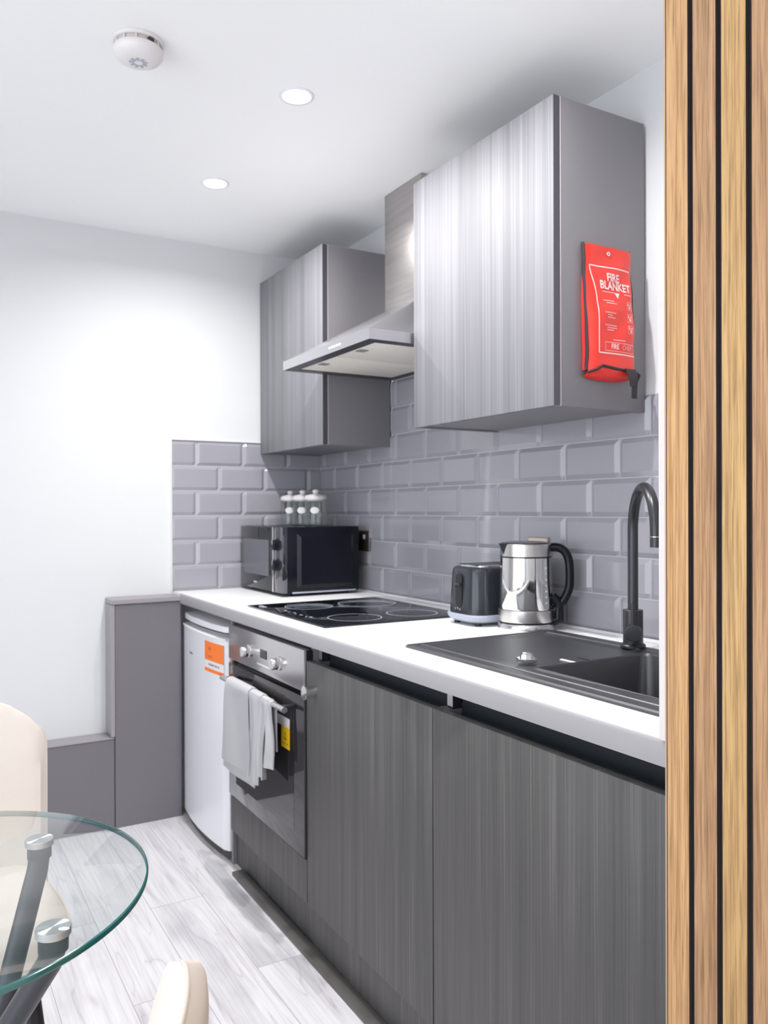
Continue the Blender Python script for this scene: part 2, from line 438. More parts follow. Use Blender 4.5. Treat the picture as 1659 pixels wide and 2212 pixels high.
bm = bmesh.new(); box(bm, -.6735, -.6700, -.0095, -.0006, ZC + .001, ZC + 6 * P + .004); box(bm, -.6699, -.0085, -.0095, -.0006, ZC + 6 * P + .0015, ZC + 6 * P + .004)
o = obj('tile_trim', bm, M['whiteplastic'], s2)

# ------------------------------------------------------------------ worktop with sink cut-out
SX0, SX1, SY0, SY1 = -.570, -.115, -2.452, -1.622   # sink outline
BX0, BX1, BY0, BY1 = -.493, -.178, -2.400, -1.998   # bowl
t = thing('worktop', 'long white worktop with pale square edge over the fridge, oven and cupboards', 'worktop', (-.33, -1.24, ZT))
bm = bmesh.new()
def slab_hole(bm, X0, X1, Y0, Y1, hx0, hx1, hy0, hy1, z0, z1):
    box(bm, X0, X1, hy1, Y1, z0, z1); box(bm, X0, X1, Y0, hy0, z0, z1)
    box(bm, X0, hx0, hy0, hy1, z0, z1); box(bm, hx1, X1, hy0, hy1, z0, z1)
slab_hole(bm, -W + .004, -.0005, YE + .001, -.0005, BX0 - .02, BX1 + .02, BY0 - .02, BY1 + .02, ZT, ZC)
obj('top_board', bm, M['worktop'], t, smooth=False)
bm = bmesh.new()
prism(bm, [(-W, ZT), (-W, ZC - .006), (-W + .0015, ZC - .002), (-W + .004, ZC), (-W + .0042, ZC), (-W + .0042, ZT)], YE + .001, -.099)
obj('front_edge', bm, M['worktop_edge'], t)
bm = bmesh.new()
prism(bm, [(-.0125, ZC), (-.0085, ZC + .006), (-.0085, ZC)], YE + .03, -.012)
obj('sealant_bead', bm, M['white'], t)

# ------------------------------------------------------------------ base cupboards
YJ = [-1.2376, -1.8549, YE + .004]
ZD0, ZD1 = .125, .790
labels = ['dark grey woodgrain base cupboard with a round chrome knob, right of the oven', 'wide dark grey woodgrain base cupboard under the sink beside the wood slats']
for i in range(2):
    y1, y0 = YJ[i], YJ[i + 1]
    c = thing('base_cabinet', labels[i], 'cupboard', (-.33, (y0 + y1) / 2, 0), 'base cupboards under the worktop')
    bm = bmesh.new()
    box(bm, -.628, -.01, y0 + .0005, y0 + .018, .12, .786); box(bm, -.628, -.01, y1 - .018, y1 - .0005, .12, .786)
    box(bm, -.628, -.01, y0 + .018, y1 - .018, .12, .138); box(bm, -.02, -.01, y0 + .018, y1 - .018, .138, .83)
    obj('carcass', bm, M['carcass'], c)
    bm = B((XD, XD + .019, y0 + .0018, y1 - .0018, ZD0, ZD1), bev=.0012)
    d = obj('door', bm, M['door'], c)
    if i == 0:
        bm = bmesh.new()
        lathe(bm, [(0.017, 0), (.017, .004), (.0165, .0275), (.0185, .0285), (.0185, .0325), (.0155, .0335)], (XD, -1.290, .716), Vector((-1, 0, 0)), 36)
        k = obj('knob', bm, M['steel2'], d); k['label'] = 'round chrome knob'
    # dark finger rail under the worktop
    bm = bmesh.new()
    prism(bm, [(-.588, ZT - .0005), (-.588, .775), (-.600, .765), (-.628, .765), (-.628, .757), (-.575, .757), (-.575, ZT - .0005)], y0 + .0185, y1 - .0185)
    r_ = obj('finger_rail', bm, M['gola'], c, smooth=False); r_['label'] = 'black recessed finger rail'
    bm = bmesh.new()
    ys = [y1 - .018] if i else [y1 - .018]
    box(bm, -.6125, -.6115, y1 - .019, y1 - .0005, .792, ZT - .0005)
    e_ = obj('support_strip', bm, M['carcass_edge'] if i else M['carcass'], c)
    obj('end_block', B((-.611, -.590, y1 - .018, y1 - .0005, .787, ZT - .0005)), M['gola'], c)
    bm = B((-.634, -.618, y0 + .0005, y1 - .0005, .001, .118)); obj('plinth', bm, M['door'], c)

# loose plinth strip on the floor
o = obj('floor_strip', B((-.672, -.6350, YE + .004, -.700, .0005, .013), bev=.0015), M['plinthboard'])
tag(o, 'long thin grey board lying on the floor along the foot of the cupboards', 'board'); recenter(o, (-.656, -1.6, 0))

# ------------------------------------------------------------------ oven with its housing
OY1, OY0 = -.628, -1.2335
hou = thing('oven_housing', 'dark grey woodgrain housing unit with filler panel below the oven', 'cupboard', (-.33, -.93, 0))
bm = bmesh.new()
box(bm, -.64, -.01, -.6245, -.6095, .001, .83); box(bm, -.628, -.01, -1.2365, -1.2215, .12, .83); box(bm, -.628, -.01, -1.2215, -.6245, .12, .138)
obj('carcass', bm, M['carcass'], hou)
obj('filler_panel', B((XD, XD + .019, OY0 - .001, OY1 - .002, ZD0, .243), bev=.0012), M['door'], hou)
obj('plinth', B((-.628, -.612, -1.2365, -.6245, .001, .118)), M['door'], hou)
ov = thing('built_in_oven', 'built-in oven with steel control panel, black glass door and bar handle', 'oven', (-.33, -.93, .245))
obj('body', B((-.632, -.05, -1.2205, -.6255, .139, .820)), M['ovenframe'], ov)
obj('door_glass', B((-.656, -.633, OY0, OY1 - .002, .249, .690), bev=.002), M['ovenglass'], ov)
bm = B((-.656, -.633, OY0, OY1 - .002, .704, .818), bev=.002); cp = obj('control_panel', bm, M['steelsoft'], ov)
cp['label'] = 'satin steel control panel'
obj('edge_frame', B((-.650, -.633, OY0 - .0035, OY0 - .0005, .249, .818)), M['ovenframe'], ov)
obj('inner_window', B((-.6566, -.6562, -1.165, -.70, .30, .60)), M['ovenglass'], ov)
for yk in (-.826, -1.066):
    bm = bmesh.new()
    lathe(bm, [(.0205, 0), (.0205, .006), (.0175, .008), (.0165, .026), (.0150, .029), (0, .0295)], (-.6562, yk, .7555), Vector((-1, 0, 0)), 36)
    obj('control_knob', bm, M['steel2'], ov)
obj('display', B((-.6578, -.6562, -.966, -.918, .750, .776)), M['ovenframe'], ov)
o = obj('badge', B((-.6582, -.6562, -.992, -.892, .7255, .7315), bev=.0008), M['white'], ov)
bm = bmesh.new(); tube(bm, [(-.700, -.690, .654), (-.700, -1.203, .654)], .0085, 20)
hb = obj('handle', bm, M['steelsoft'], ov); hb['label'] = 'steel bar handle'
for yk in (-.722, -1.175):
    obj('bracket', B((-.6985, -.6565, yk - .012, yk + .012, .648, .660), bev=.003), M['ovenframe'], hb)
bm = B((-.6572, -.6563, -1.138, -1.034, .581, .608)); st = obj('energy_sticker', bm, M['label'], ov); st['label'] = 'white and yellow sticker'
obj('yellow_field', B((-.6574, -.6563, -1.138, -1.080, .520, .5808)), M['yellow'], st)
obj('printed_mark', B((-.6576, -.6574, -1.112, -1.104, .542, .566), (-.6576, -.6574, -1.120, -1.096, .545, .549), (-.6576, -.6574, -1.128, -1.090, .531, .535)), M['yellowdark'], st)

# towel over the handle
def towel():
    bm = bmesh.new()
    def strip(y0, y1, zb, zf, dx, k, amp, ph, back=True, th=.0035, flare=0.0):
        NU, NV = 22, 40
        front = .654 - zf; R = .0125 + dx
        rows = []
        for i in range(NU + 1):
            u = i / NU; row = []
            y = y0 + (y1 - y0) * u
            for j in range(NV + 1):
                v = j / NV
                Lf = front; La = PI * R; Lb = .654 - zb
                s = v * (Lf + La + Lb)
                if s < Lf: x, z, w = -R, zf + s, (Lf - s) / Lf
                elif s < Lf + La:
                    a = (s - Lf) / R; x, z, w = -R * math.cos(a), .654 + R * math.sin(a), 0
                else: x, z, w = R, .654 - (s - Lf - La), (s - Lf - La) / Lb * .3
                fold = amp * math.sin(k * 2 * PI * u + ph + 1.3 * w) * w ** .6
                xx = -.700 + x + (fold if x < 0 else -abs(fold) * .2) - (.006 * w if x < 0 else 0)
                yy = y + (u - .5) * flare * w + .004 * math.sin(7 * w + ph)
                zz = z + (.006 * math.sin(3 * u + ph) * w if s < Lf else 0)
                row.append(Vector((xx, yy, zz)))
            rows.append(row)
        fr = [[bm.verts.new(p) for p in r] for r in rows]
        bk = []
        for i, r in enumerate(rows):
            q = []
            for j, p in enumerate(r):
                a = rows[min(i + 1, NU)][j] - rows[max(i - 1, 0)][j]; b_ = r[min(j + 1, NV)] - r[max(j - 1, 0)]
                nn = a.cross(b_).normalized(); q.append(bm.verts.new(p + nn * th))
            bk.append(q)
        for g in (fr, bk):
            for i in range(NU):
                for j in range(NV): bm.faces.new((g[i][j], g[i + 1][j], g[i + 1][j + 1], g[i][j + 1]))
        for i in range(NU):
            for j in (0, NV): bm.faces.new((fr[i][j], fr[i + 1][j], bk[i + 1][j], bk[i][j]))
        for j in range(NV):
            for i in (0, NU): bm.faces.new((fr[i][j], fr[i][j + 1], bk[i][j + 1], bk[i][j]))
    strip(-.985, -.765, .50, .382, .000, .9, .006, .4, flare=.05)
    strip(-.970, -.775, .47, .412, .006, .7, .007, .2, flare=.02)
    strip(-1.060, -.975, .50, .405, .003, 1.0, .010, 1.9, flare=.01)
    strip(-1.105, -1.055, .50, .440, .000, 1.0, .010, 3.6, flare=-.02)
    strip(-1.128, -1.085, .52, .470, -.002, 1.2, .009, .6, flare=.03)
    return bm
o = obj('hand_towel', towel(), M['towel']); tag(o, 'pale grey towel draped over the oven door handle', 'towel'); recenter(o, (-.70, -.93, .38))

# ------------------------------------------------------------------ fridge
fr = thing('undercounter_fridge', 'small white fridge with a bowed door and orange sticker, left of the oven', 'fridge', (-.33, -.36, 0))
FY0, FY1 = -.6075, -.104
obj('body', B((-.600, -.05, FY0 + .002, FY1 - .002, .02, .775), bev=.004), M['white'], fr)
def bowed(y0, y1, xb, xf, bow, z0, z1, rnd=.004, n=24, top_scoop=0):
    bm = bmesh.new(); poly = [(xb, y0)]
    for i in range(n + 1):
        u = i / n; e = min(u, 1 - u)
        x = xf - bow * (1 - (2 * u - 1) ** 2) + (.010 * max(0, 1 - e / .03) ** 2)
        poly.append((x, y0 + (y1 - y0) * u))
    poly.append((xb, y1)); prism(bm, poly, z0, z1, axis='z'); return bm
dr = obj('door', bowed(FY0, FY1, -.602, -.655, .020, .040, .762), M['white'], fr)
# grip recess and lid
obj('door_grip', bowed(FY0 + .05, FY1 - .03, -.602, -.640, .020, .762, .772), M['greyplastic'], dr)
bm = bowed(FY0, FY1, -.45, -.650, .020, .782, .802); lid = obj('lid', bm, M['white'], fr)
bmesh_rim = bowed(FY0 + .002, FY1 - .004, -.6565, -.6575, .020, .7545, .7605); obj('grip_lip', bmesh_rim, M['label'], dr)
obj('kickboard', bowed(FY0 + .004, FY1 - .004, -.58, -.640, .020, .006, .036), M['kick'], fr)
def onbow(y, dx=.0):   # x of door face at y
    u = (y - FY0) / (FY1 - FY0); e = min(u, 1 - u)
    return -.655 - .020 * (1 - (2 * u - 1) ** 2) + (.010 * max(0, 1 - e / .03) ** 2) - dx
def patch(y0, y1, z0, z1, dx, n=8):
    bm = bmesh.new(); poly = [(onbow(y0 + (y1 - y0) * i / n, dx), y0 + (y1 - y0) * i / n) for i in range(n + 1)]
    poly += [(onbow(y0 + (y1 - y0) * i / n, dx - .0006), y0 + (y1 - y0) * i / n) for i in range(n, -1, -1)]
    prism(bm, poly, z0, z1, axis='z'); return bm
sk = obj('sticker', patch(-.590, -.432, .632, .738, .0008), M['label'], dr); sk['label'] = 'orange and white energy sticker'
obj('orange_field', patch(-.590, -.432, .672, .738, .0014), M['orange'], sk)
obj('orange_band', patch(-.590, -.432, .632, .644, .0014), M['orange'], sk)
for q in ((-.488, -.468, .708, .720), (-.500, -.462, .684, .690), (-.585, -.560, .634, .641)): obj('dark_print', patch(*q, .002), M['orangedark'], sk)
bm = bmesh.new()
for a in (-.470, -.482, -.493, -.504, -.520, -.532, -.548): merge(bm, patch(a - .007, a, .655, .662, .002, 2))
obj('small_print', bm, M['ink'], sk)
bm = bmesh.new()
for a in (-.245, -.255, -.264, -.272, -.281): merge(bm, patch(a - .006, a, .664, .6705, .0012, 2))
o = obj('badge', bm, M['ink'], dr); o['label'] = 'small grey maker badge'

# ------------------------------------------------------------------ hob
hb = thing('induction_hob', 'black glass hob with four pale rings set in the white worktop', 'hob', (-.35, -.95, ZC))
obj('glass_top', B((-.598, -.100, -1.245, -.655, ZC + .0006, ZC + .005), bev=.0015), M['blackglass'], hb)
def ringm(cx, cy, r, w=.0028):
    bm = bmesh.new(); z = ZC + .0052; n = 64
    for rr, ww in ((r, w),):
        i0 = [bm.verts.new((cx + (rr - ww) * math.cos(2 * PI * k / n), cy + (rr - ww) * math.sin(2 * PI * k / n), z)) for k in range(n)]
        o0 = [bm.verts.new((cx + rr * math.cos(2 * PI * k / n), cy + rr * math.sin(2 * PI * k / n), z)) for k in range(n)]
        for k in range(n): bm.faces.new((i0[k], i0[(k + 1) % n], o0[(k + 1) % n], o0[k]))
    ge = bmesh.ops.extrude_face_region(bm, geom=bm.faces[:])
    for v in ge['geom']:
        if isinstance(v, bmesh.types.BMVert): v.co.z += .0003
    return bm
for cx, cy, r in ((-.435, -.795, .080), (-.437, -1.120, .082), (-.225, -.815, .100), (-.235, -1.120, .080)):
    obj('cooking_ring', ringm(cx, cy, r), M['ring'], hb)
for cx, cy, w, l in ((-.548, -.86, .006, .016), (-.553, -.90, .006, .006), (-.545, -.925, .004, .02), (-.555, -.955, .005, .006), (-.550, -.985, .006, .016), (-.548, -1.02, .005, .008), (-.545, -1.045, .008, .018), (-.560, -1.04, .004, .006)):
    obj('touch_control', B((cx - w / 2, cx + w / 2, cy - l / 2, cy + l / 2, ZC + .005, ZC + .0054)), M['ring'], hb)
obj('badge', B((-.572, -.560, -.735, -.69, ZC + .005, ZC + .0054)), M['ring'], hb)

# ------------------------------------------------------------------ microwave
mx0, mx1, my0, my1, mz0, mz1 = -.385, -.060, -.457, -.022, .8875, 1.137
mw = thing('microwave', 'black microwave in the worktop corner with its door facing the room', 'microwave', (-.22, -.24, ZC))
obj('casing', B((mx0 + .022, mx1, my0 + .001, my1 - .001, mz0, mz1), bev=.003), M['blackplastic'], mw)
dr = obj('door', B((mx0, mx0 + .021, -.365, my1, mz0 + .001, mz1 - .001), bev=.002), M['blackglass'], mw)
obj('window', B((mx0 - .0008, mx0 + .0005, -.325, -.055, .945, 1.085), bev=.0), M['mwwindow'], dr)
obj('handle_strip', B((mx0 - .003, mx0 + .001, -.3745, -.3655, mz0 + .001, mz1 - .001), bev=.001), M['steel2'], dr)
cpn = obj('control_panel', B((mx0, mx0 + .021, my0, -.375, mz0 + .001, mz1 - .001), bev=.002), mat('dark_mirror_panel', (.16, .16, .18), .08, .9), mw)
for zk in (1.070, .992):
    bm = bmesh.new(); lathe(bm, [(.026, 0), (.024, .003), (.021, .004), (.019, .020), (.016, .022), (0, .022)], (mx0 - .0002, -.414, zk), Vector((-1, 0, 0)), 32)
    kn = obj('dial', bm, M['blackplastic'], cpn)
    obj('dial_rim', B((mx0 - .024, mx0 - .022, -.416, -.412, zk, zk + .019), bev=.0006), M['steel2'], kn)
obj('badge', B((mx0 - .0012, mx0 - .0002, -.202, -.168, .911, .918), bev=.0004), M['ring'], dr)
# pressed side panel
bm = bmesh.new()
def pressed(bm, x0, x1, z0, z1, w, d, y):
    o_ = [(x0, z0), (x1, z0), (x1, z1), (x0, z1)]; i_ = [(x0 + w, z0 + w), (x1 - w, z0 + w), (x1 - w, z1 - w), (x0 + w, z1 - w)]
    a = [bm.verts.new((p, y, q)) for p, q in o_]; b_ = [bm.verts.new((p, y - d, q)) for p, q in i_]
    for k in range(4): bm.faces.new((a[k], a[(k + 1) % 4], b_[(k + 1) % 4], b_[k]))
    bm.faces.new(b_); bm.faces.new(a[::-1])
pressed(bm, -.325, -.085, .905, 1.112, .014, .009, my0 + .001)
obj('side_pressing', bm, M['blackplastic'], mw, smooth=False)
obj('base_flange', B((-.345, -.075, my0 - .002, my0 + .002, mz0 - .001, mz0 + .005), bev=.001), M['lightgrey'], mw)
for fx in (-.34, -.10):
    for fy in (-.42, -.06):
        bm = bmesh.new(); lathe(bm, [(.010, 0), (.012, .012)], (fx, fy, ZC + .0003), n=16); obj('foot', bm, M['blackmatte'], mw)

# ------------------------------------------------------------------ canisters on the microwave
def canister(x, y, label, r=.043):
    z = mz1 + .0004
    c = thing('glass_canister', label, 'jar', (x, y, z), 'glass canisters on the microwave')
    bm = bmesh.new()
    lathe(bm, [(0, 0), (r - .004, 0), (r, .004), (r, .095), (r - .003, .104), (r - .0052, .104), (r - .0028, .094), (r - .0028, .010), (0, .010)], (x, y, z), n=40)
    obj('glass_body', bm, M['jarglass'], c)
    bm = bmesh.new()
    lathe(bm, [(r - .009, .099), (r - .009, .1045), (r - .001, .1045), (r - .001, .117), (r - .008, .122), (.012, .127), (.009, .130), (.013, .134), (.0125, .141), (.007, .145), (0, .1455)], (x, y, z), n=40)
    obj('lid', bm, M['whiteplastic'], c)
    # curved white label facing the camera side
    bm = bmesh.new(); th0 = math.atan2(-1.6, -1.0); n = 10; rr = r + .0007; pts = []
    cv = bm.verts.new((x + rr * math.cos(th0), y + rr * math.sin(th0), z + .062)); ring = []
    for k in range(24):
        a = 2 * PI * k / 24; du = .0175 * math.cos(a); dz = .013 * math.sin(a); th = th0 + du / rr
        ring.append(bm.verts.new((x + rr * math.cos(th), y + rr * math.sin(th), z + .062 + dz)))
    for k in range(24): bm.faces.new((cv, ring[k], ring[(k + 1) % 24]))
    obj('label_sticker', bm, M['label'], c)
    return c
canister(-.195, -.105, 'clear glass canister with pale lid, furthest of three, on the microwave')
canister(-.190, -.215, 'middle one of the three lidded glass canisters on the microwave')
canister(-.186, -.330, 'clear lidded glass canister nearest the hob, on the microwave top', .045)

# ------------------------------------------------------------------ sockets
def socket(y0, y1, z0, z1, label, n, face, edge):
    t = thing('wall_socket', label, 'socket', (-.01, (y0 + y1) / 2, (z0 + z1) / 2), 'wall sockets on the tiles')
    obj('back_plate', B((-.0135, -.0085, y0, y1, z0, z1), bev=.001), edge, t)
    obj('face_plate', B((-.0150, -.0136, y0 + .004, y1 - .004, z0 + .004, z1 - .004), bev=.0005), face, t)
    for k in range(n):
        yc = y0 + (y1 - y0) * (k + .5) / n
        obj('switch_rocker', B((-.018, -.0151, yc - .008, yc + .008, z1 - .036, z1 - .018), bev=.001), M['label'], t)
        obj('socket_holes', B((-.0155, -.01505, yc - .003, yc + .003, z0 + .034, z0 + .042), (-.0155, -.01505, yc - .014, yc - .008, z0 + .016, z0 + .020), (-.0155, -.01505, yc + .008, yc + .014, z0 + .016, z0 + .020)), M['blackmatte'], t)
socket(-.455, -.309, 1.036, 1.120, 'dark metal double socket on the tiles just right of the microwave', 2, M['bronze'], M['steelsoft'])
socket(-1.497, -1.409, 1.034, 1.121, 'beige socket plate on the tiles peeping out above the kettle', 1, M['wood_handle'], M['greyplastic'])

# ------------------------------------------------------------------ wall cabinets
def wallcab(y0, y1, z0, z1, xf, label):
    c = thing('wall_cabinet', label, 'cupboard', (-.15, (y0 + y1) / 2, z0), 'wall cupboards beside the cooker hood')
    bm = bmesh.new()
    xb = -.0095
    box(bm, xf + .0235, xb, y0, y0 + .018, z0, z1, bev=.0008); box(bm, xf + .022, xb, y1 - .018, y1, z0, z1)
    box(bm, xf + .022, xb, y0 + .018, y1 - .018, z0 + .004, z0 + .022); box(bm, xf + .022, xb, y0 + .018, y1 - .018, z1 - .018, z1 - .001)
    obj('carcass', bm, M['carcass'], c)
    obj('shadow_gap', B((xf + .0190, xf + .0205, y0 + .003, y1 - .003, z0 + .003, z1 - .003)), M['ovenframe'], c)
    obj('edge_strip', B((xf + .0207, xf + .0234, y0 - .0003, y0 + .017, z0, z1), bev=.0005), M['carcass_edge'], c)
    obj('dark_edging', B((xf + .0008, xf + .0186, y0 + .0002, y0 + .0009, z0 + .0006, z1 - .0006)), M['edging'], c)
    obj('door', B((xf, xf + .0188, y0 + .001, y1 - .002, z0, z1), bev=.0012), M['door_lit'], c)
    return c
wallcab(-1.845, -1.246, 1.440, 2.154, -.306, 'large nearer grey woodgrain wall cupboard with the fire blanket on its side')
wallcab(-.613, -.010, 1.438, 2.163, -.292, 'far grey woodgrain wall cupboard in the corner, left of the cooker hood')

# ------------------------------------------------------------------ cooker hood
hd = thing('cooker_hood', 'stainless steel chimney cooker hood between the two wall cupboards', 'cooker hood', (-.2, -.93, 1.69))
hx, hy0, hy1, hz0, hz1 = -.450, -1.238, -.622, 1.689, 1.720
cx, cy0, cy1, cz = -.148, -1.046, -.814, 1.890
bm = bmesh.new()
def ringv(x0, x1, y0, y1, z): return [bm.verts.new(p) for p in ((x0, y0, z), (x0, y1, z), (x1, y1, z), (x1, y0, z))]
a = ringv(hx, -.001, hy0, hy1, hz0); b_ = ringv(hx, -.001, hy0, hy1, hz1)
for k in range(4): bm.faces.new((a[k], a[(k + 1) % 4], b_[(k + 1) % 4], b_[k]))
# underside rim
c1 = ringv(hx + .042, -.03, hy0 + .042, hy1 - .042, hz0); c2 = ringv(hx + .042, -.03, hy0 + .042, hy1 - .042, hz0 + .012)
for k in range(4):
    f = bm.faces.new((a[k], c1[k], c1[(k + 1) % 4], a[(k + 1) % 4])); f.material_index = 1
    f = bm.faces.new((c1[k], c2[k], c2[(k + 1) % 4], c1[(k + 1) % 4])); f.material_index = 1
f = bm.faces.new(c2); f.material_index = 1
# shallow pyramid
d_ = ringv(cx - .002, -.001, cy0 - .002, cy1 + .002, cz)
e_ = ringv(hx + .004, -.001, hy0 + .004, hy1 - .004, hz1 + .0005)
for k in range(4): bm.faces.new((b_[k], b_[(k + 1) % 4], e_[(k + 1) % 4], e_[k])); bm.faces.new((e_[k], e_[(k + 1) % 4], d_[(k + 1) % 4], d_[k]))
bm.faces.new(d_)
me = bpy.data.meshes.new('canopy'); bmesh.ops.recalc_face_normals(bm, faces=bm.faces[:]); bm.to_mesh(me); bm.free()
link('canopy', me, [M['hoodtop'], M['hoodrim']], hd)
obj('chimney', B((cx, -.001, cy0, cy1, cz + .0005, H - .001), bev=.0008), M['chimney'], hd)
ym = (hy0 + hy1) / 2
for ya, yb in ((hy0 + .045, ym - .003), (ym + .003, hy1 - .045)):
    fl = obj('grease_filter', B((hx + .045, -.034, ya, yb, hz0 + .002, hz0 + .011), bev=.001), M['filter'], hd)
    yc = (ya + yb) / 2
    obj('filter_latch', B((hx + .055, hx + .085, yc - .02, yc + .012, hz0 - .0005, hz0 + .0015)), M['greyplastic'], fl)
bm = bmesh.new()
for k in range(5): box(bm, hx - .002, hx, -1.060 + k * .017, -1.051 + k * .017, hz0 + .012, hz0 + .019, bev=.0008)
o = obj('push_buttons', bm, M['white'], hd); o['label'] = 'row of small white push buttons'

# ------------------------------------------------------------------ fire blanket pouch
fb = thing('fire_blanket', 'red fire blanket pouch with black trim hanging on the near wall cupboard', 'fire blanket', (-.145, -1.86, 1.525))
FX0, FX1, FZ0, FZ1 = -.2215, -.0735, 1.527, 1.822
def yface(x, z):
    u = (x - FX0) / (FX1 - FX0); v = (FZ1 - z) / (FZ1 - FZ0)
    bul = .010 + .020 * min(1, max(0, (v - .08) / .45)) ** 1.2
    prof = (max(0, 1 - abs(2 * u - 1) ** 4)) ** .5
    wr = .0016 * math.sin(9 * u + 14 * v) * math.sin(5 * v + 1) + .001 * math.sin(23 * v + 6 * u)
    return -1.848 - .004 - bul * (.55 + .45 * prof) - wr * min(1, 6 * v)
bm = bmesh.new(); NU, NV = 18, 36
g = []
for i in range(NU + 1):
    g.append([bm.verts.new((FX0 + (FX1 - FX0) * i / NU + .002 * math.sin(8 * j / NV + 1) * (1 if i in (0, NU) else .6), yface(FX0 + (FX1 - FX0) * i / NU, FZ1 - (FZ1 - FZ0) * j / NV), FZ1 - (FZ1 - FZ0) * j / NV)) for j in range(NV + 1)])
for i in range(NU):
    for j in range(NV): bm.faces.new((g[i][j], g[i + 1][j], g[i + 1][j + 1], g[i][j + 1]))
bk = [[bm.verts.new((g[i][j].co.x, -1.8475, g[i][j].co.z)) for j in range(NV + 1)] for i in (0, NU)]
for s_, gi in ((0, 0), (1, NU)):
    for j in range(NV): bm.faces.new((g[gi][j], g[gi][j + 1], bk[s_][j + 1], bk[s_][j]))
bm.faces.new([g[i][0] for i in range(NU + 1)] + [bk[1][0], bk[0][0]])
# rounded lower flap
low = [g[i][NV] for i in range(NU + 1)]
prev = low
for q in range(1, 5):
    a = q / 4 * PI / 2; cur = []
    for i in range(NU + 1):
        p = low[i].co; cur.append(bm.verts.new((p.x - .003 * math.sin(a) + .0, p.y * 1 + (-1.850 - p.y) * (1 - math.cos(a)), p.z - .022 * math.sin(a) + .007 * (abs(2 * i / NU - 1) ** 3) * math.sin(a))))
    for i in range(NU): bm.faces.new((prev[i], prev[i + 1], cur[i + 1], cur[i]))
    prev = cur
bm.faces.new([prev[0], prev[-1], bk[1][-1], bk[0][-1]]) if False else None
obj('pouch', bm, M['red'], fb)
def edge_path(x, off): return [(x, yface(x, FZ1 - (FZ1 - FZ0) * j / 20) - off, FZ1 + .003 - (FZ1 + .003 - FZ0) * j / 20) for j in range(21)]
for x in (FX0 - .001, FX1 + .001):
    bm = bmesh.new(); pth = edge_path(x, .0)
    for j in range(20):
        p, q = Vector(pth[j]), Vector(pth[j + 1])
        sx = -.0045 if x < -.15 else .0045
        vs = [bm.verts.new(v) for v in (p, q, q + Vector((sx, .004, 0)), p + Vector((sx, .004, 0)))]
        vs2 = [bm.verts.new(v.co + Vector((0, .0025, 0))) for v in vs]
        for k in range(4): bm.faces.new((vs[k], vs[(k + 1) % 4], vs2[(k + 1) % 4], vs2[k]))
        bm.faces.new(vs); bm.faces.new(vs2[::-1])
    obj('side_binding', bm, M['blacktape'], fb)
bm = bmesh.new(); tube(bm, [(FX0 - .004, -1.870, FZ0 - .008), (FX0 + .012, -1.884, FZ0 - .002), (FX0 + .03, -1.886, FZ0 + .008), (FX0 + .07, -1.886, FZ0 + .004), (FX1 - .012, -1.886, FZ0), (FX1 + .006, -1.882, FZ0 - .004), (FX1 + .009, -1.872, FZ0 - .016), (FX1 + .002, -1.862, FZ0 - .024)], .0032, 10)
obj('lower_binding', bm, M['blacktape'], fb)
bm = bmesh.new()
def ribbon(bm, pts, w, th=.0014):
    P_ = [Vector(p) for p in pts]; L_, R_ = [], []
    for p, ww in zip(P_, w): L_.append([bm.verts.new(p + Vector((-ww, 0, 0))), bm.verts.new(p + Vector((-ww, th, 0)))]); R_.append([bm.verts.new(p + Vector((ww, 0, 0))), bm.verts.new(p + Vector((ww, th, 0)))])
    for i in range(len(P_) - 1):
        bm.faces.new((L_[i][0], L_[i + 1][0], R_[i + 1][0], R_[i][0])); bm.faces.new((L_[i][1], R_[i][1], R_[i + 1][1], L_[i + 1][1]))
        bm.faces.new((L_[i][0], L_[i][1], L_[i + 1][1], L_[i + 1][0])); bm.faces.new((R_[i][0], R_[i + 1][0], R_[i + 1][1], R_[i][1]))
    bm.faces.new((L_[0][0], R_[0][0], R_[0][1], L_[0][1])); bm.faces.new((L_[-1][0], L_[-1][1], R_[-1][1], R_[-1][0]))
ribbon(bm, [(-.107, -1.890, FZ0 + .006), (-.104, -1.894, FZ0 - .006), (-.101, -1.895, FZ0 - .022), (-.099, -1.893, FZ0 - .036)], [.017, .016, .014, .012])
ribbon(bm, [(-.094, -1.892, FZ0 - .012), (-.094, -1.891, FZ0 - .04), (-.093, -1.889, FZ0 - .063)], [.0095, .009, .0085])
obj('pull_strap', bm, M['blacktape'], fb)
def pface(x, z): return yface(x, z) - .0008
YP = -1.8865
bm = bmesh.new()
def pline(bm, pts, w=.0011):
    for p, q in zip(pts, pts[1:]):
        n = 14
        for k in range(n):
            a = [p[0] + (q[0] - p[0]) * t / n for t in (k, k + 1)]; c = [p[1] + (q[1] - p[1]) * t / n for t in (k, k + 1)]
            dx, dz = q[0] - p[0], q[1] - p[1]; l = math.hypot(dx, dz); nx, nz = -dz / l * w, dx / l * w
            P4 = [(a[0] + nx, c[0] + nz), (a[1] + nx, c[1] + nz), (a[1] - nx, c[1] - nz), (a[0] - nx, c[0] - nz)]
            bm.faces.new([bm.verts.new((u, pface(u, v), v)) for u, v in P4])
pline(bm, [(-.082, 1.772), (-.2125, 1.772), (-.2005, 1.700), (-.199, 1.566), (-.0765, 1.566)], .0014)
fr_ = obj('printed_border', bm, M['print'], fb)
bm = bmesh.new(); pline(bm, [(-.180, 1.592), (-.083, 1.592), (-.083, 1.572), (-.180, 1.572), (-.180, 1.592)], .0007)
obj('logo_box', bm, M['print2'], fb)
def conform(o):
    w = wloc(o.parent)
    for v in o.data.vertices:
        v.co.y = pface(v.co.x + w.x, v.co.z + w.z) - .0003 - w.y
R_, U_ = (1, 0, 0), (0, 0, 1)
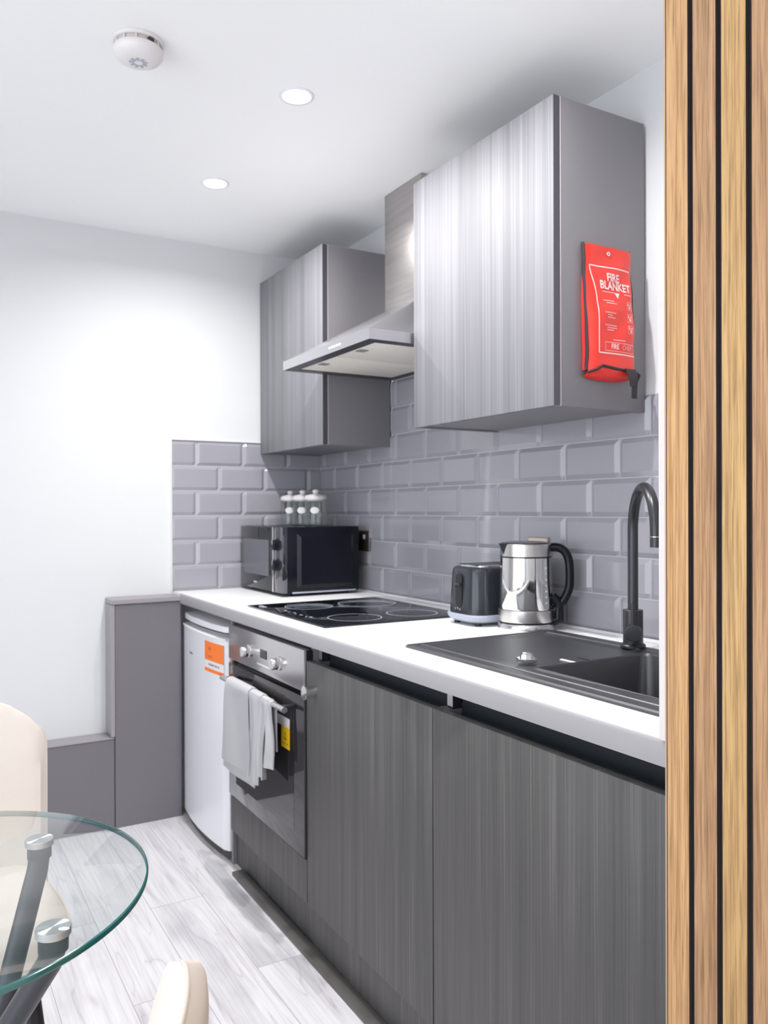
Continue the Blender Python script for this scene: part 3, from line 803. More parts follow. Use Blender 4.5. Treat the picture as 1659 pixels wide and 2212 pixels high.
for s, sz, x, z, bold, xs, mm in (('FIRE', .027, -.143, 1.747, .0007, .86, 'print'), ('BLANKET', .0275, -.138, 1.7265, .0007, .86, 'print'),
                                  ('FIRE', .0165, -.150, 1.5825, .0003, .80, 'print'), ('CHIEF', .0165, -.110, 1.5825, 0, .78, 'print2')):
    o = text('printed_lettering', s, sz, M[mm], fb, (x, YP, z), R_, U_, bold, xs, 0); conform(o)
bm = bmesh.new()
def pr_rect(bm, x0, x1, z0, z1):
    n = max(2, int((x1 - x0) / .006)); 
    for k in range(n):
        a, b2 = x0 + (x1 - x0) * k / n, x0 + (x1 - x0) * (k + 1) / n
        bm.faces.new([bm.verts.new((u, pface(u, v), v)) for u, v in ((a, z0), (b2, z0), (b2, z1), (a, z1))])
for z, ws in ((1.7115, (.035,)), (1.690, (.030, .036)), (1.661, (.032, .020, .030)), (1.632, (.036, .036, .026))):
    for k, w_ in enumerate(ws):
        bm = bmesh.new(); pr_rect(bm, -.178 + (.004 if k else -.004), -.178 + w_, z - .0055 * k - .0011, z - .0055 * k + .0011); obj('small_print_line', bm, M['print2'], fb)
for q in ((-.112, -.088, 1.710, 1.7122), (-.155, -.117, 1.5975, 1.5995)):
    bm = bmesh.new(); pr_rect(bm, *q); obj('small_print_line', bm, M['print2'], fb)
for zc in (1.684, 1.655, 1.627):
    bm = bmesh.new(); pline(bm, [(-.106, zc + .0095), (-.089, zc + .0095), (-.089, zc - .0095), (-.106, zc - .0095), (-.106, zc + .0095)], .0005)
    pr_rect(bm, -.104, -.100, zc, zc + .007); pr_rect(bm, -.101, -.093, zc - .007, zc); pr_rect(bm, -.097, -.092, zc + .001, zc + .006)
    obj('pictogram', bm, M['print2'], fb)
bm = bmesh.new(); v3 = [bm.verts.new((u, pface(u, v) - .0002, v)) for u, v in ((-.143, 1.712), (-.127, 1.712), (-.135, 1.698))]; bm.faces.new(v3)
obj('arrow_mark', bm, M['print'], fb)
bm = bmesh.new()
for k in range(24):
    pass
yy = pface(-.150, 1.806)
lathe(bm, [(.0022, 0), (.0022, .0012), (.0050, .0018), (.0055, .0008), (.0055, 0)], (-.150, yy + .0006, 1.806), Vector((0, -1, 0)), 24, closed=False)
obj('eyelet', bm, M['steel2'], fb)

# ------------------------------------------------------------------ sink
sk = thing('composite_sink', 'dark grey composite sink with drainer and deep bowl in the worktop', 'sink', (-.34, -2.04, ZC))
z0, z1 = ZC + .0006, ZC + .008
bm = bmesh.new()
def quad(*p, mi=0):
    f = bm.faces.new([bm.verts.new(q) for q in p]); f.material_index = mi
# solid deck pieces around the bowl, drainer sunk slightly
DX0, DX1, DY1 = -.528, -.172, -1.655
rim = .010
xs_ = [SX0, SX0 + .003, DX0 - .008, DX0, BX0, BX1 - .02, DX1, DX1 + .008, SX1 - .003, SX1]
ys_ = [SY0, SY0 + .003, BY0 - .01, BY0, BY1, BY1 + .012, DY1 - .008, DY1, SY1 - .003, SY1]
def dz(x, y):
    if x <= SX0 or x >= SX1 or y <= SY0 or y >= SY1: return z1 - .003
    if DX0 - .0001 <= x <= DX1 + .0001 and BY1 - .0001 <= y <= DY1 - .0079: return z1 - .0045
    return z1
vg = {}
xs_ = sorted(set(round(v, 5) for v in [SX0, SX0 + .003, DX0 - .006, DX0, BX0, BX1, DX1, DX1 + .006, SX1 - .003, SX1]))
ys_ = sorted(set(round(v, 5) for v in [SY0, SY0 + .003, BY0, BY1, DY1 - .008, DY1, SY1 - .003, SY1]))
for x in xs_:
    for y in ys_: vg[x, y] = bm.verts.new((x, y, dz(x, y)))
for i in range(len(xs_) - 1):
    for j in range(len(ys_) - 1):
        if xs_[i] >= BX0 - 1e-4 and xs_[i + 1] <= BX1 + 1e-4 and ys_[j] >= BY0 - 1e-4 and ys_[j + 1] <= BY1 + 1e-4: continue
        bm.faces.new((vg[xs_[i], ys_[j]], vg[xs_[i + 1], ys_[j]], vg[xs_[i + 1], ys_[j + 1]], vg[xs_[i], ys_[j + 1]]))
bd = [vg[x, ys_[0]] for x in xs_] + [vg[xs_[-1], y] for y in ys_[1:]] + [vg[x, ys_[-1]] for x in xs_[-2::-1]] + [vg[xs_[0], y] for y in ys_[-2:0:-1]]
lo = [bm.verts.new((v.co.x, v.co.y, z0)) for v in bd]
for i in range(len(bd)): bm.faces.new((bd[i], bd[(i + 1) % len(bd)], lo[(i + 1) % len(bd)], lo[i]))
obj('deck', bm, M['sink'], sk)
# bowl
bm = bmesh.new()
def rr(x0, x1, y0, y1, r, z, n=6):
    v = []
    for cx_, cy_, a0 in ((x1 - r, y1 - r, 0), (x0 + r, y1 - r, PI / 2), (x0 + r, y0 + r, PI), (x1 - r, y0 + r, 3 * PI / 2)):
        for k in range(n + 1): v.append(bm.verts.new((cx_ + r * math.cos(a0 + PI / 2 * k / n), cy_ + r * math.sin(a0 + PI / 2 * k / n), z)))
    return v
R1 = rr(BX0 - .002, BX1 + .002, BY0 - .002, BY1 + .002, .012, z1 - .0005)
R2 = rr(BX0, BX1, BY0, BY1, .02, z1 - .006); R3 = rr(BX0 + .008, BX1 - .008, BY0 + .008, BY1 - .008, .04, ZC - .16); R4 = rr(BX0 + .03, BX1 - .03, BY0 + .03, BY1 - .03, .04, ZC - .18)
R5 = rr(BX0 - .008, BX1 + .008, BY0 - .008, BY1 + .008, .03, ZC - .188); R6 = rr(BX0 - .008, BX1 + .008, BY0 - .008, BY1 + .008, .012, z1 - .004)
for A_, B_ in ((R1, R2), (R2, R3), (R3, R4), (R6, R1), (R5, R6)):
    for k in range(len(A_)): bm.faces.new((A_[k], A_[(k + 1) % len(A_)], B_[(k + 1) % len(A_)], B_[k]))
bm.faces.new(R4); bm.faces.new(R5[::-1])
obj('bowl', bm, M['sinkbowl'], sk)
obj('bowl_step', B((BX0 + .0, BX0 + .03, BY1 - .03, BY1 - .001, z1 - .022, z1 - .008), bev=.002), M['sink'], sk)
bm = bmesh.new(); lathe(bm, [(0, -.1795), (.04, -.1795), (.04, -.176), (.03, -.177), (0, -.178)], (-.34, -2.2, ZC)); obj('waste_plug', bm, M['steel2'], sk)
# overflow slots and drainer ribs
obj('overflow_slot', B((-.385, -.378, -1.993, -1.948, z1 - .0044, z1 - .0018), bev=.0005), M['label'], sk)
obj('overflow_slot', B((-.334, -.328, -1.990, -1.948, z1 - .0044, z1 - .0030), bev=.0005), M['tap'], sk)
bm = bmesh.new()
prism(bm, [(-1.640, z1 - .0005), (-1.643, z1 + .0018), (-1.646, z1 - .0005)], -.548, -.135, axis='x')
prism(bm, [(-.1665, z1 - .0005), (-.163, z1 + .0022), (-.1595, z1 - .0005)], -1.97, -1.66, axis='y')
prism(bm, [(-.5415, z1 - .0005), (-.5390, z1 + .0016), (-.5365, z1 - .0005)], -2.44, -1.645, axis='y')
obj('raised_rib', bm, M['sink'], sk, smooth=False)
bm = bmesh.new()
lathe(bm, [(0, 0), (.020, 0), (.0225, .003), (.0225, .007), (.020, .0085), (.0145, .0085), (.013, .016), (.009, .0185), (0, .019)], (-.474, -1.945, z1 + .0003), n=8)
o = obj('strainer_knob', bm, M['steel2'], sk, smooth=False); o['label'] = 'chrome pop-up waste knob'
# tap
tx, ty = -.146, -1.932; zt = z1 + .0006
tp = thing('mixer_tap', 'tall graphite swan-neck mixer tap on the back of the sink', 'tap', (tx, ty, zt))
bm = bmesh.new()
lathe(bm, [(0, 0), (.0285, 0), (.0285, .005), (.026, .008), (.0225, .009), (.0225, .085), (.0215, .086), (.0, .086)], (tx, ty, zt), n=40)
bd = obj('body', bm, M['tap'], tp)
sd = Vector((-.56, -.83, 0)).normalized(); base = Vector((tx, ty, zt + .08)); R = .098; zs = 1.150
pts = [base + Vector((0, 0, k * (zs - base.z) / 6)) for k in range(7)]
for k in range(1, 25):
    a = PI * k / 24; pts.append(Vector((tx, ty, zs)) + sd * (R - R * math.cos(a)) + Vector((0, 0, R * math.sin(a))))
pts.append(pts[-1] + Vector((0, 0, -.006)))
bm = bmesh.new(); tube(bm, pts, .0118, 20); spt = obj('spout', bm, M['tap'], tp)
bm = bmesh.new(); tube(bm, [pts[-1] + Vector((0, 0, -.0005)), pts[-1] + Vector((0, 0, -.022))], .0118, 20); obj('aerator', bm, M['tap'], spt)
bm = bmesh.new(); tube(bm, [pts[-1] + Vector((0, 0, .0005)), pts[-1] + Vector((0, 0, -.0008))], .0121, 20); obj('aerator_ring', bm, M['steel2'], spt)
ld = Vector((-.72, -.69, 0)).normalized(); lc = Vector((tx, ty, zt + .038))
bm = bmesh.new(); lathe(bm, [(.0185, .018), (.0185, .052), (.0172, .054), (0, .0545)], lc, ld, 32); lv = obj('lever_hub', bm, M['tap'], tp)
bm = bmesh.new(); p0 = lc + ld * .040 + Vector((0, 0, .016)); tube(bm, [p0, p0 + Vector((-.002, 0, .05))], .0048, 14); obj('lever_pin', bm, M['tap'], lv)

# ------------------------------------------------------------------ kettle
kx, ky = -.137, -1.545; kr = .0685
kt = thing('electric_kettle', 'polished steel electric kettle with black handle beside the toaster', 'kettle', (kx, ky, ZC))
toR = Vector((.863, -.505, 0)); toL = -toR; fw = Vector((-.505, -.863, 0))
bm = bmesh.new(); lathe(bm, [(0, .0005), (.0755, .0005), (.0765, .004), (.0755, .016), (.073, .020), (0, .0205)], (kx, ky, ZC), n=64); obj('power_base', bm, M['steelsoft'], kt)
bm = bmesh.new(); lathe(bm, [(.070, .0208), (.070, .0245)], (kx, ky, ZC), n=64); obj('lower_gasket', bm, M['blackmatte'], kt)
bm = bmesh.new(); lathe(bm, [(.0735, .0248), (.0742, .028), (.0735, .056), (.071, .0575), (.0, .0575)], (kx, ky, ZC), n=64); obj('lower_band', bm, M['steel'], kt)
bm = bmesh.new(); lathe(bm, [(0, .058), (.0710, .058), (.0722, .062), (.0695, .180), (.0690, .196), (0, .196)], (kx, ky, ZC), n=64); kb = obj('jug', bm, M['steel2'], kt)
bm = bmesh.new(); lathe(bm, [(.0692, .1963), (.0692, .1998)], (kx, ky, ZC), n=64); obj('upper_gasket', bm, M['blackmatte'], kt)
bm = bmesh.new(); lathe(bm, [(.0, .200), (.0688, .200), (.0682, .232), (.0665, .2335), (0, .2335)], (kx, ky, ZC), n=64); obj('collar', bm, M['steel'], kt)
bm = bmesh.new(); lathe(bm, [(0, .2338), (.0660, .2338), (.0650, .2365), (.045, .2395), (0, .2405)], (kx, ky, ZC), n=48)
ldk = obj('lid', bm, M['charcoal'], kt)
# spout: dark wedge on the left
bm = bmesh.new(); c0 = Vector((kx, ky, ZC))
sdir = (toL * .93 + fw * .37).normalized(); sside = Vector((-sdir.y, sdir.x, 0))
tri = []
for s_, hh in ((-1, .2345), (1, .2345)): tri.append(c0 + sdir * .055 + sside * s_ * .026 + Vector((0, 0, hh)))
tip = c0 + sdir * .084 + Vector((0, 0, .2355)); bot = c0 + sdir * .0665 + Vector((0, 0, .2))
vs = [bm.verts.new(p) for p in (tri[0], tri[1], tip, bot, c0 + sdir * .05 + Vector((0, 0, .21)))]
for f in ((0, 1, 2), (0, 2, 3), (1, 3, 2), (0, 3, 4), (1, 4, 3), (0, 4, 1)): bm.faces.new([vs[k] for k in f])
o = obj('spout', bm, M['charcoal'], kt, smooth=False)
# handle
hp = [(.060, .222), (.082, .224), (.102, .214), (.114, .190), (.117, .150), (.115, .115), (.104, .088), (.088, .066), (.074, .052)]
def cat(pp, n=6):
    out = []
    for i in range(len(pp) - 1):
        p0_, p1_, p2_, p3_ = (Vector(pp[max(i - 1, 0)]), Vector(pp[i]), Vector(pp[i + 1]), Vector(pp[min(i + 2, len(pp) - 1)]))
        for k in range(n):
            t_ = k / n; out.append(.5 * ((2 * p1_) + (p2_ - p0_) * t_ + (2 * p0_ - 5 * p1_ + 4 * p2_ - p3_) * t_ ** 2 + (3 * p1_ - p0_ - 3 * p2_ + p3_) * t_ ** 3))
    out.append(Vector(pp[-1])); return out
hdir = (toR * .97 + fw * .24).normalized()
hp3 = [c0 + hdir * a + Vector((0, 0, b2)) for a, b2 in cat([Vector((a, b2)) for a, b2 in hp])]
bm = bmesh.new(); tube(bm, hp3, .0115, 16); obj('handle', bm, M['blackplastic'], kt)
bm = bmesh.new(); tube(bm, [c0 + hdir * .066 + Vector((0, 0, .022)), c0 + hdir * .088 + Vector((0, 0, .03)), c0 + hdir * .088 + Vector((0, 0, .075)), c0 + hdir * .07 + Vector((0, 0, .09))], .014, 14); obj('handle_foot', bm, M['blackplastic'], kt)
# level marks
bm = bmesh.new(); ma = math.atan2((toR * .62 + fw * .78).y, (toR * .62 + fw * .78).x)
for k in range(7):
    zz = .075 + k * .0155; rr_ = .0722 - (.0027) * (zz - .062) / .118 + .0004
    for da in ((-.05, .05) if k % 2 == 0 else (-.03, .03)),:
        a0, a1 = ma + da[0], ma + da[1]
        q = [(a0, zz), (a1, zz), (a1, zz + .0045), (a0, zz + .0045)]
        bm.faces.new([bm.verts.new((kx + rr_ * math.cos(a), ky + rr_ * math.sin(a), ZC + z)) for a, z in q])
obj('level_marks', bm, M['label'], kb)

# ------------------------------------------------------------------ toaster
t = thing('toaster', 'dark charcoal toaster with a pale base, left of the kettle', 'toaster', (-.15, -1.375, ZC))
def rbox(bm, x0, x1, y0, y1, r, levels, n=8, mi=0):
    rings = []
    for z, ins in levels:
        v = []; rr_ = max(.002, r - ins * .4)
        for cx_, cy_, a0 in ((x1 - ins - rr_, y1 - ins - rr_, 0), (x0 + ins + rr_, y1 - ins - rr_, PI / 2), (x0 + ins + rr_, y0 + ins + rr_, PI), (x1 - ins - rr_, y0 + ins + rr_, 3 * PI / 2)):
            for k in range(n + 1): v.append(bm.verts.new((cx_ + rr_ * math.cos(a0 + PI / 2 * k / n), cy_ + rr_ * math.sin(a0 + PI / 2 * k / n), z)))
        rings.append(v)
    for A_, B_ in zip(rings, rings[1:]):
        for k in range(len(A_)): bm.faces.new((A_[k], A_[(k + 1) % len(A_)], B_[(k + 1) % len(A_)], B_[k]))
    bm.faces.new(rings[0][::-1]); bm.faces.new(rings[-1])
TX0, TX1, TY0, TY1 = -.243, -.020, -1.462, -1.302
bm = bmesh.new(); rbox(bm, TX0, TX1, TY0, TY1, .045, [(ZC + .032, .003), (ZC + .05, .003), (ZC + .150, .0085), (ZC + .160, .011), (ZC + .164, .017)]); tbd = obj('body', bm, M['charcoal'], t)
bm = bmesh.new(); rbox(bm, TX0 - .004, TX1 + .002, TY0 - .004, TY1 + .004, .047, [(ZC + .010, .014), (ZC + .018, .004), (ZC + .028, .0), (ZC + .0318, .001)]); o = obj('base_band', bm, M['lightgrey'], t); o['label'] = 'pale grey base'
bm = bmesh.new(); rbox(bm, TX0 + .03, TX1 - .02, TY0 + .022, TY1 - .022, .03, [(ZC + .1642, .0), (ZC + .168, .001), (ZC + .1695, .004)]); o = obj('top_plate', bm, M['steelsoft'], t)
obj('bread_slot', B((-.215, -.06, -1.368, -1.336, ZC + .1696, ZC + .1702), (-.215, -.06, -1.425, -1.393, ZC + .1696, ZC + .1702)), M['blackmatte'], o)
def pill(bm, x0, x1, yc, hw, z0_, z1_, n=10):
    poly = [(yc + hw * math.cos(PI * k / n), z1_ - hw + hw * math.sin(PI * k / n)) for k in range(n + 1)] + [(yc - hw * math.cos(PI * k / n), z0_ + hw - hw * math.sin(PI * k / n)) for k in range(n + 1)]
    prism(bm, poly, x0, x1, axis='x')
yl = -1.378
bm = bmesh.new(); pill(bm, TX0 + .0015, TX0 + .012, yl, .015, ZC + .050, ZC + .146); o = obj('lever_slot', bm, M['blackmatte'], t)
obj('lever', B((TX0 - .006, TX0 + .004, yl - .012, yl + .012, ZC + .108, ZC + .119), bev=.003), M['charcoal'], t)
bm = bmesh.new()
for k in range(3): lathe(bm, [(.003, 0), (.003, .003), (0, .0035)], (TX0 + .0014, yl + .012 - .011 * k, ZC + .045 + (.002 if k == 1 else 0)), Vector((-1, 0, 0)), 12)
obj('button', bm, M['steel2'], t)
for fx, fy in ((TX0 + .03, TY0 + .03), (TX0 + .03, TY1 - .03), (TX1 - .03, TY0 + .03), (TX1 - .03, TY1 - .03)):
    bm = bmesh.new(); lathe(bm, [(.009, 0.0003), (.010, .011)], (fx, fy, ZC), n=14); obj('foot', bm, M['blackmatte'], t)

# ------------------------------------------------------------------ smoke alarm
sm = thing('smoke_alarm', 'round white smoke alarm on the ceiling at the top left', 'smoke alarm', (-1.118, -1.333, H))
c = (-1.118, -1.333, H - .0005); dn = Vector((0, 0, -1))
bm = bmesh.new(); lathe(bm, [(0, 0), (.058, 0), (.058, .006), (.0555, .008), (0, .008)], c, dn, 48); obj('base', bm, M['whiteplastic'], sm)
bm = bmesh.new(); lathe(bm, [(.050, .0082), (.050, .019)], c, dn, 48); o = obj('vent_ring', bm, mat('beige_vent', (.60, .53, .49), .6), sm)
for k in range(12):
    a = 2 * PI * k / 12 + .2; bm = bmesh.new()
    box(bm, -.0012, .0012, -.0545, -.0495, .0085, .0188)
    for v in bm.verts: v.co = Vector((v.co.x, v.co.y, -v.co.z))
    bmesh.ops.rotate(bm, verts=bm.verts, cent=(0, 0, 0), matrix=Matrix.Rotation(a, 3, 'Z')); bmesh.ops.translate(bm, verts=bm.verts, vec=Vector(c))
    obj('vent_rib', bm, M['whiteplastic'], o)
bm = bmesh.new(); lathe(bm, [(.056, .0192), (.0575, .022), (.0565, .030), (.050, .039), (.038, .0455), (.026, .0478), (0, .0482)], c, dn, 48); dm = obj('dome', bm, M['whiteplastic'], sm)
bm = bmesh.new(); a = math.radians(-62)
q = [(-.007, -.0515, .010), (.007, -.0515, .010), (.007, -.0515, .018), (-.007, -.0515, .018)]
box(bm, -.0075, .0075, -.0545, -.0505, -.0175, -.0105)
bmesh.ops.rotate(bm, verts=bm.verts, cent=(0, 0, 0), matrix=Matrix.Rotation(math.radians(18), 3, 'Z')); bmesh.ops.translate(bm, verts=bm.verts, vec=Vector(c)); obj('indicator_window', bm, M['ovenframe'], sm)
bm = bmesh.new()
for k in range(9):
    a = 2 * PI * k / 9; t_ = bmesh.new(); box(t_, -.0035, .0035, .010, .021, -.0490, -.0474)
    bmesh.ops.rotate(t_, verts=t_.verts, cent=(0, 0, 0), matrix=Matrix.Rotation(a, 3, 'Z')); bmesh.ops.translate(t_, verts=t_.verts, vec=Vector(c)); merge(bm, t_)
obj('sounder_grille', bm, M['lightgrey'], dm)

# ------------------------------------------------------------------ recessed downlights
LP = [(-.697, -.631, 'recessed downlight glowing in the ceiling nearer the end wall'),
      (-.697, -1.291, 'recessed downlight glowing in the ceiling above the hob'),
      (-.697, -1.951, 'unseen recessed downlight added for more light above the sink cupboard'),  # this and the following downlights are out of view, added for extra light
      (-1.75, -2.35, 'unseen recessed downlight added for more light above the glass table'),
      (-1.75, -3.75, 'unseen recessed downlight added for more light behind the camera'),
      (-2.75, -2.9, 'unseen recessed downlight added for more light near the left wall')]
PW = [7, 9, 8.5, 3.0, 4, 4.5]
for (x, y, lb), pw in zip(LP, PW):
    d = thing('recessed_downlight', lb, 'ceiling light', (x, y, H), 'recessed ceiling downlights')
    bm = bmesh.new(); lathe(bm, [(.037, .0), (.046, .0), (.046, .002), (.044, .003), (.038, .003), (.037, .002)], (x, y, H - .0004), dn, 40, closed=False); obj('bezel', bm, M['white'], d)
    bm = bmesh.new(); lathe(bm, [(0, .0004), (.0365, .0004), (.0365, .0015), (0, .0015)], (x, y, H - .0004), dn, 32); obj('lens', bm, M['lens'], d)
    L = bpy.data.lights.new('lamp', 'AREA'); L.shape = 'DISK'; L.size = .036; L.spread = math.radians(160); L.energy = pw; L.color = (1, .985, .975)
    lo_ = bpy.data.objects.new('lamp', L); COL.objects.link(lo_); lo_.parent = d; lo_.location = (0, 0, -.007)

# ------------------------------------------------------------------ slatted wood panel
pn = thing('slatted_wood_panel', 'vertical slatted wood wall panel in alternating oak and walnut tones at right', 'wall panel', (-.68, -2.75, 0))
PX = -.6770
y = YE - .0155
obj('felt_backing', B((PX, -.6725, -3.7, YE - .003, .001, H - .001)), M['felt'], pn)
k = 0; tones = [0, 1, 2, 1, 0, 2, 1]
ye = YE - .0120
pitch, wd = .0437, .0350
while ye - wd > -3.69:
    bm = bmesh.new(); y1_, y0_ = ye, ye - wd
    box(bm, PX - .0082, PX - .0001, y0_, y1_, .001, H - .001, mi=1)
    box(bm, PX - .0088, PX - .0083, y0_, y1_, .001, H - .001, mi=0)
    o = obj('slat', bm, [SL[tones[k % 7]], M['slatcore']], pn, smooth=False)
    ye -= pitch; k += 1
# (material 0 = veneer face, 1 = dark core)

# ------------------------------------------------------------------ glass table
TCX, TCY, TR, TZ = -1.5876, -2.0764, .2893, .720
tt = thing('glass_table', 'round clear glass dining table with green edge and crossed dark metal legs', 'table', (TCX, TCY, 0))
bm = bmesh.new(); n = 128; th = .009
lathe(bm, [(0, 0), (TR - .0025, 0), (TR - .0006, -.0012), (TR, -.003), (TR, -th + .003), (TR - .0006, -th + .0012), (TR - .0025, -th), (0, -th)], (TCX, TCY, TZ), n=n)
for f in bm.faces:
    cc = f.calc_center_median(); rad = math.hypot(cc.x - TCX, cc.y - TCY)
    f.material_index = 1 if rad > TR - .0028 else 0
obj('glass_top', bm, [M['tableglass'], M['glassedge']], tt)
LR = .214
tops = [(37.7, 250), (-46.4, 126), (217.7, 70), (133.6, -54)]
brushed = mat('spun_aluminium_cap', (.72, .73, .74), .22, 1.0)
def spun():
    m, nt, b = nmat('spun_metal_disc'); L_ = nt.links.new
    tc = nt.nodes.new('ShaderNodeTexCoord'); gr = nt.nodes.new('ShaderNodeTexGradient'); gr.gradient_type = 'RADIAL'
    L_(tc.outputs['Object'], gr.inputs[0])
    b.inputs['Metallic'].default_value = 1; b.inputs['Roughness'].default_value = .30; b.inputs['Anisotropic'].default_value = .97
    b.inputs['Base Color'].default_value = (.74, .75, .76, 1)
    tg = nt.nodes.new('ShaderNodeTangent'); tg.direction_type = 'RADIAL'; tg.axis = 'Z'; L_(tg.outputs[0], b.inputs['Tangent'])
    return m
M['spun'] = spun()
for ta, ba in tops:
    A_ = Vector((TCX + LR * math.cos(math.radians(ta)), TCY + LR * math.sin(math.radians(ta)), TZ - th - .001))
    Bt = Vector((TCX + .25 * math.cos(math.radians(ba)), TCY + .25 * math.sin(math.radians(ba)), .001))
    bm = bmesh.new()
    tube(bm, [A_ + Vector((0, 0, -.024)), A_ + Vector((0, 0, -.034)) + (Bt - A_).normalized() * .01, Bt + (A_ - Bt).normalized() * .02 + Vector((0, 0, .0)), Bt + Vector((0, 0, .012))], .0150, 24)
    lg = obj('leg', bm, M['leg'], tt)
    bm = bmesh.new(); lathe(bm, [(.0172, -.0265), (.0172, -.0085)], A_, n=32); obj('collar', bm, M['leg'], lg)
    bm = bmesh.new(); lathe(bm, [(.0203, -.0082), (.0203, 0), (.0197, .0006), (0, .0008)], (0, 0, 0), n=48)
    cp = obj('disc_cap', bm, M['spun'], None); cp.parent = lg; cp.location = A_ - wloc(lg); cp['label'] = 'spun metal disc under the glass'
    bm = bmesh.new(); lathe(bm, [(.018, 0), (.018, .011), (.014, .014)], Bt + Vector((0, 0, 0)), n=24); obj('foot', bm, M['blackmatte'], lg)

# ------------------------------------------------------------------ chairs
def make_chair(label):
    c = thing('dining_chair', label, 'chair', (0, 0, 0), 'cream velvet dining chairs')
    # seat cushion (front towards -y)
    bm = bmesh.new(); N = 20
    top, botm = {}, {}
    for i in range(N + 1):
        for j in range(N + 1):
            u, v = 2 * i / N - 1, 2 * j / N - 1
            k_ = (u * u * v * v)
            x = u * .235 * math.sqrt(1 - .34 * v * v * (1 if v < 0 else .5)); y_ = v * .215 * math.sqrt(1 - .30 * u * u)
            e = max(abs(u), abs(v)); h_ = math.sqrt(max(0, 1 - e ** 7))
            top[i, j] = bm.verts.new((x, y_, .425 + .050 * h_ + .010 * (1 - u * u) * (1 - v * v)))
            botm[i, j] = top[i, j] if max(i, j) == N or min(i, j) == 0 else bm.verts.new((x, y_, .425 - .035 * h_))
    for i in range(N):
        for j in range(N):
            bm.faces.new((top[i, j], top[i + 1, j], top[i + 1, j + 1], top[i, j + 1]))
            bm.faces.new((botm[i, j], botm[i, j + 1], botm[i + 1, j + 1], botm[i + 1, j]))
    seat = obj('seat', bm, M['cream'], c, local=True)
    # seam round the seat
    bm = bmesh.new(); pts = []
    for k in range(81):
        s = k / 80 * 8
        e = 1.0
        if s < 2: u, v = -1 + s, -1
        elif s < 4: u, v = 1, -1 + (s - 2)
        elif s < 6: u, v = 1 - (s - 4), 1
        else: u, v = -1, 1 - (s - 6)
        pts.append((u * .236 * math.sqrt(1 - .34 * v * v * (1 if v < 0 else .5)), v * .216 * math.sqrt(1 - .30 * u * u), .4265))
    tube(bm, pts, .0025, 8, cap=False); obj('seat_piping', bm, M['creamseam'], seat, local=True)
    # curved padded backrest
    bm = bmesh.new(); NU, NV = 28, 30; F, K = {}, {}
    def bp(u, v, s):
        vv = (v + 1) / 2                        # 0 bottom .. 1 top
        wmax = .232 * (1 - .06 * (1 - vv)) 
        cr = (1 - .30 * max(0, v) ** 9)
        x = wmax * u * cr
        z = .38 + .430 * vv - .055 * max(0, v) ** 2 * abs(u) ** 7
        y0 = .185 + .075 * vv - .055 * abs(u) ** 2.4 * (1 - .35 * vv)
        e = max(abs(u) ** 1.0, abs(v)); th_ = .025 * math.sqrt(max(0, 1 - abs(u) ** 8)) * math.sqrt(max(0, 1 - abs(v) ** (5 if v > 0 else 10)))
        bx = .10 * u * (1 if s < 0 else -1)
        return (x, y0 + s * th_ - (.006 * (1 - u * u) * (1 - v * v) if s < 0 else 0), z)
    for i in range(NU + 1):
        for j in range(NV + 1):
            u, v = 2 * i / NU - 1, 2 * j / NV - 1
            u = math.copysign(abs(u) ** .8, u)
            F[i, j] = bm.verts.new(bp(u, v, -1))
            K[i, j] = F[i, j] if i in (0, NU) or j in (0, NV) else bm.verts.new(bp(u, v, 1))
    for i in range(NU):
        for j in range(NV):
            bm.faces.new((F[i, j], F[i + 1, j], F[i + 1, j + 1], F[i, j + 1]))
            bm.faces.new((K[i, j], K[i, j + 1], K[i + 1, j + 1], K[i + 1, j]))
    bk_ = obj('backrest', bm, M['cream'], c, local=True)
    pts = []
    for j in range(NV + 1): pts.append(bp(-1, 2 * j / NV - 1, 0))
    for i in range(1, NU + 1): pts.append(bp(2 * i / NU - 1, 1, 0))
    for j in range(NV - 1, -1, -1): pts.append(bp(1, 2 * j / NV - 1, 0))
    bm = bmesh.new(); tube(bm, pts, .0022, 8); obj('back_piping', bm, M['creamseam'], bk_, local=True)
    for sx in (-1, 1):
        for sy in (-1, 1):
            bm = bmesh.new(); tube(bm, [(sx * .15, sy * .13 + .0, .40), (sx * .20, sy * .19 + (.01 if sy > 0 else 0), .001)], [.016, .010], 16)
            obj('leg', bm, M['blackmatte'], c, local=True)
    return c
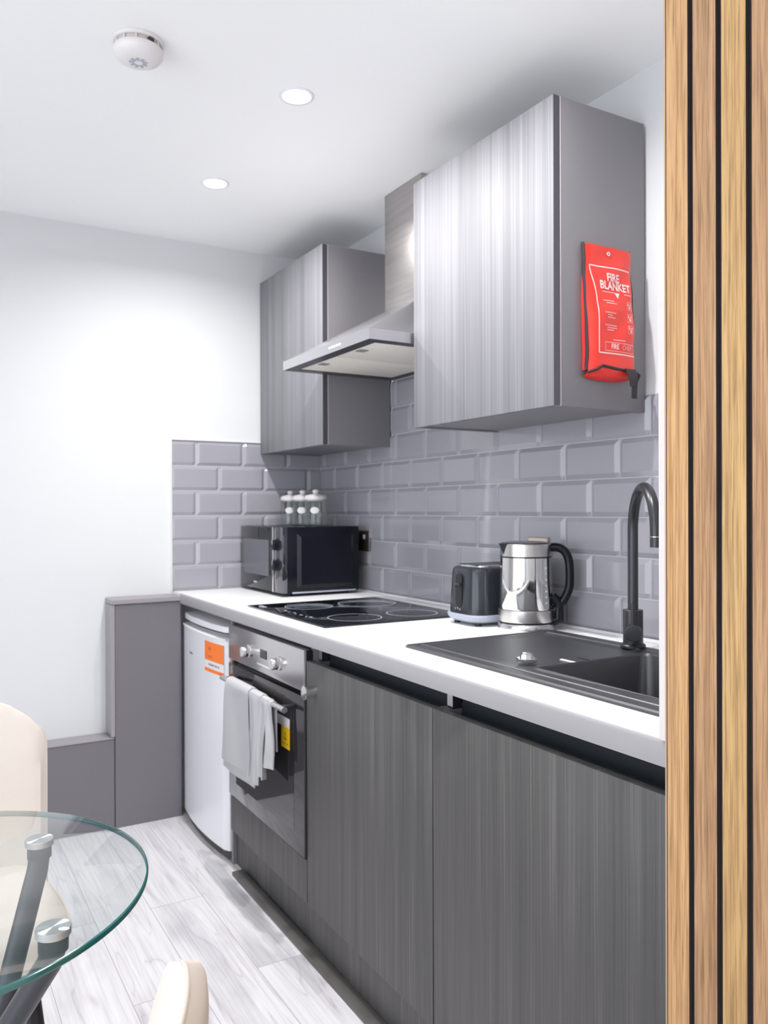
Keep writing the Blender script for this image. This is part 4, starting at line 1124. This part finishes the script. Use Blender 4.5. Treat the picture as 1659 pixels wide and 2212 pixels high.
ch = make_chair('cream velvet chair behind the glass table, facing the camera')
def copy_tree(o, parent=None):
    c = o.copy(); COL.objects.link(c)
    if parent is not None: c.parent = parent
    for k_ in [x for x in bpy.data.objects if x.parent == o]: copy_tree(k_, c)
    return c
ch2 = copy_tree(ch)
ch2['label'] = 'cream velvet chair seen edge-on at the bottom of the photo, in front of the table'
ch.location = (-1.560, -1.585, 0); ch.rotation_euler = (0, 0, 0)
# second chair: its backrest is seen edge-on, facing -x
ang = math.atan2(.27, -.96) - math.atan2(-1, 0) + math.radians(-12)
ch2.rotation_euler = (0, 0, ang)
ch2.location = (-1.648, -2.543, 0)

# ------------------------------------------------------------------ world, camera, view
w = bpy.data.worlds.new('World'); S.world = w; w.use_nodes = True
bg = w.node_tree.nodes['Background']; bg.inputs[0].default_value = (.88, .94, 1, 1); bg.inputs[1].default_value = 3.1
cam = bpy.data.cameras.new('Camera'); co = bpy.data.objects.new('Camera', cam); COL.objects.link(co); S.camera = co
yaw, pit, rol = .5298, -.0033, -.0033
f = Vector((math.sin(yaw) * math.cos(pit), math.cos(yaw) * math.cos(pit), math.sin(pit)))
r = Vector((math.cos(yaw), -math.sin(yaw), 0)); u = r.cross(f)
r2 = r * math.cos(rol) + u * math.sin(rol); u2 = -r * math.sin(rol) + u * math.cos(rol)
mt = Matrix((r2, u2, -f)).transposed().to_4x4(); mt.translation = Vector((-1.5858, -3.2571, 1.2024)); co.matrix_world = mt
cam.sensor_fit = 'VERTICAL'; cam.sensor_height = 36; cam.lens = 1755.5 / 2212 * 36; cam.clip_start = .02
cam.dof.use_dof = True; cam.dof.focus_distance = 1.15; cam.dof.aperture_fstop = 9.0
S.view_settings.view_transform = 'Standard'; S.view_settings.look = 'None'; S.view_settings.gamma = 1
S.view_settings.use_curve_mapping = False; S.view_settings.exposure = 0.30
S.cycles.max_bounces = 12; S.cycles.diffuse_bounces = 6; S.cycles.transparent_max_bounces = 12
S.cycles.sample_clamp_indirect = 4
S.cycles.use_denoising = True
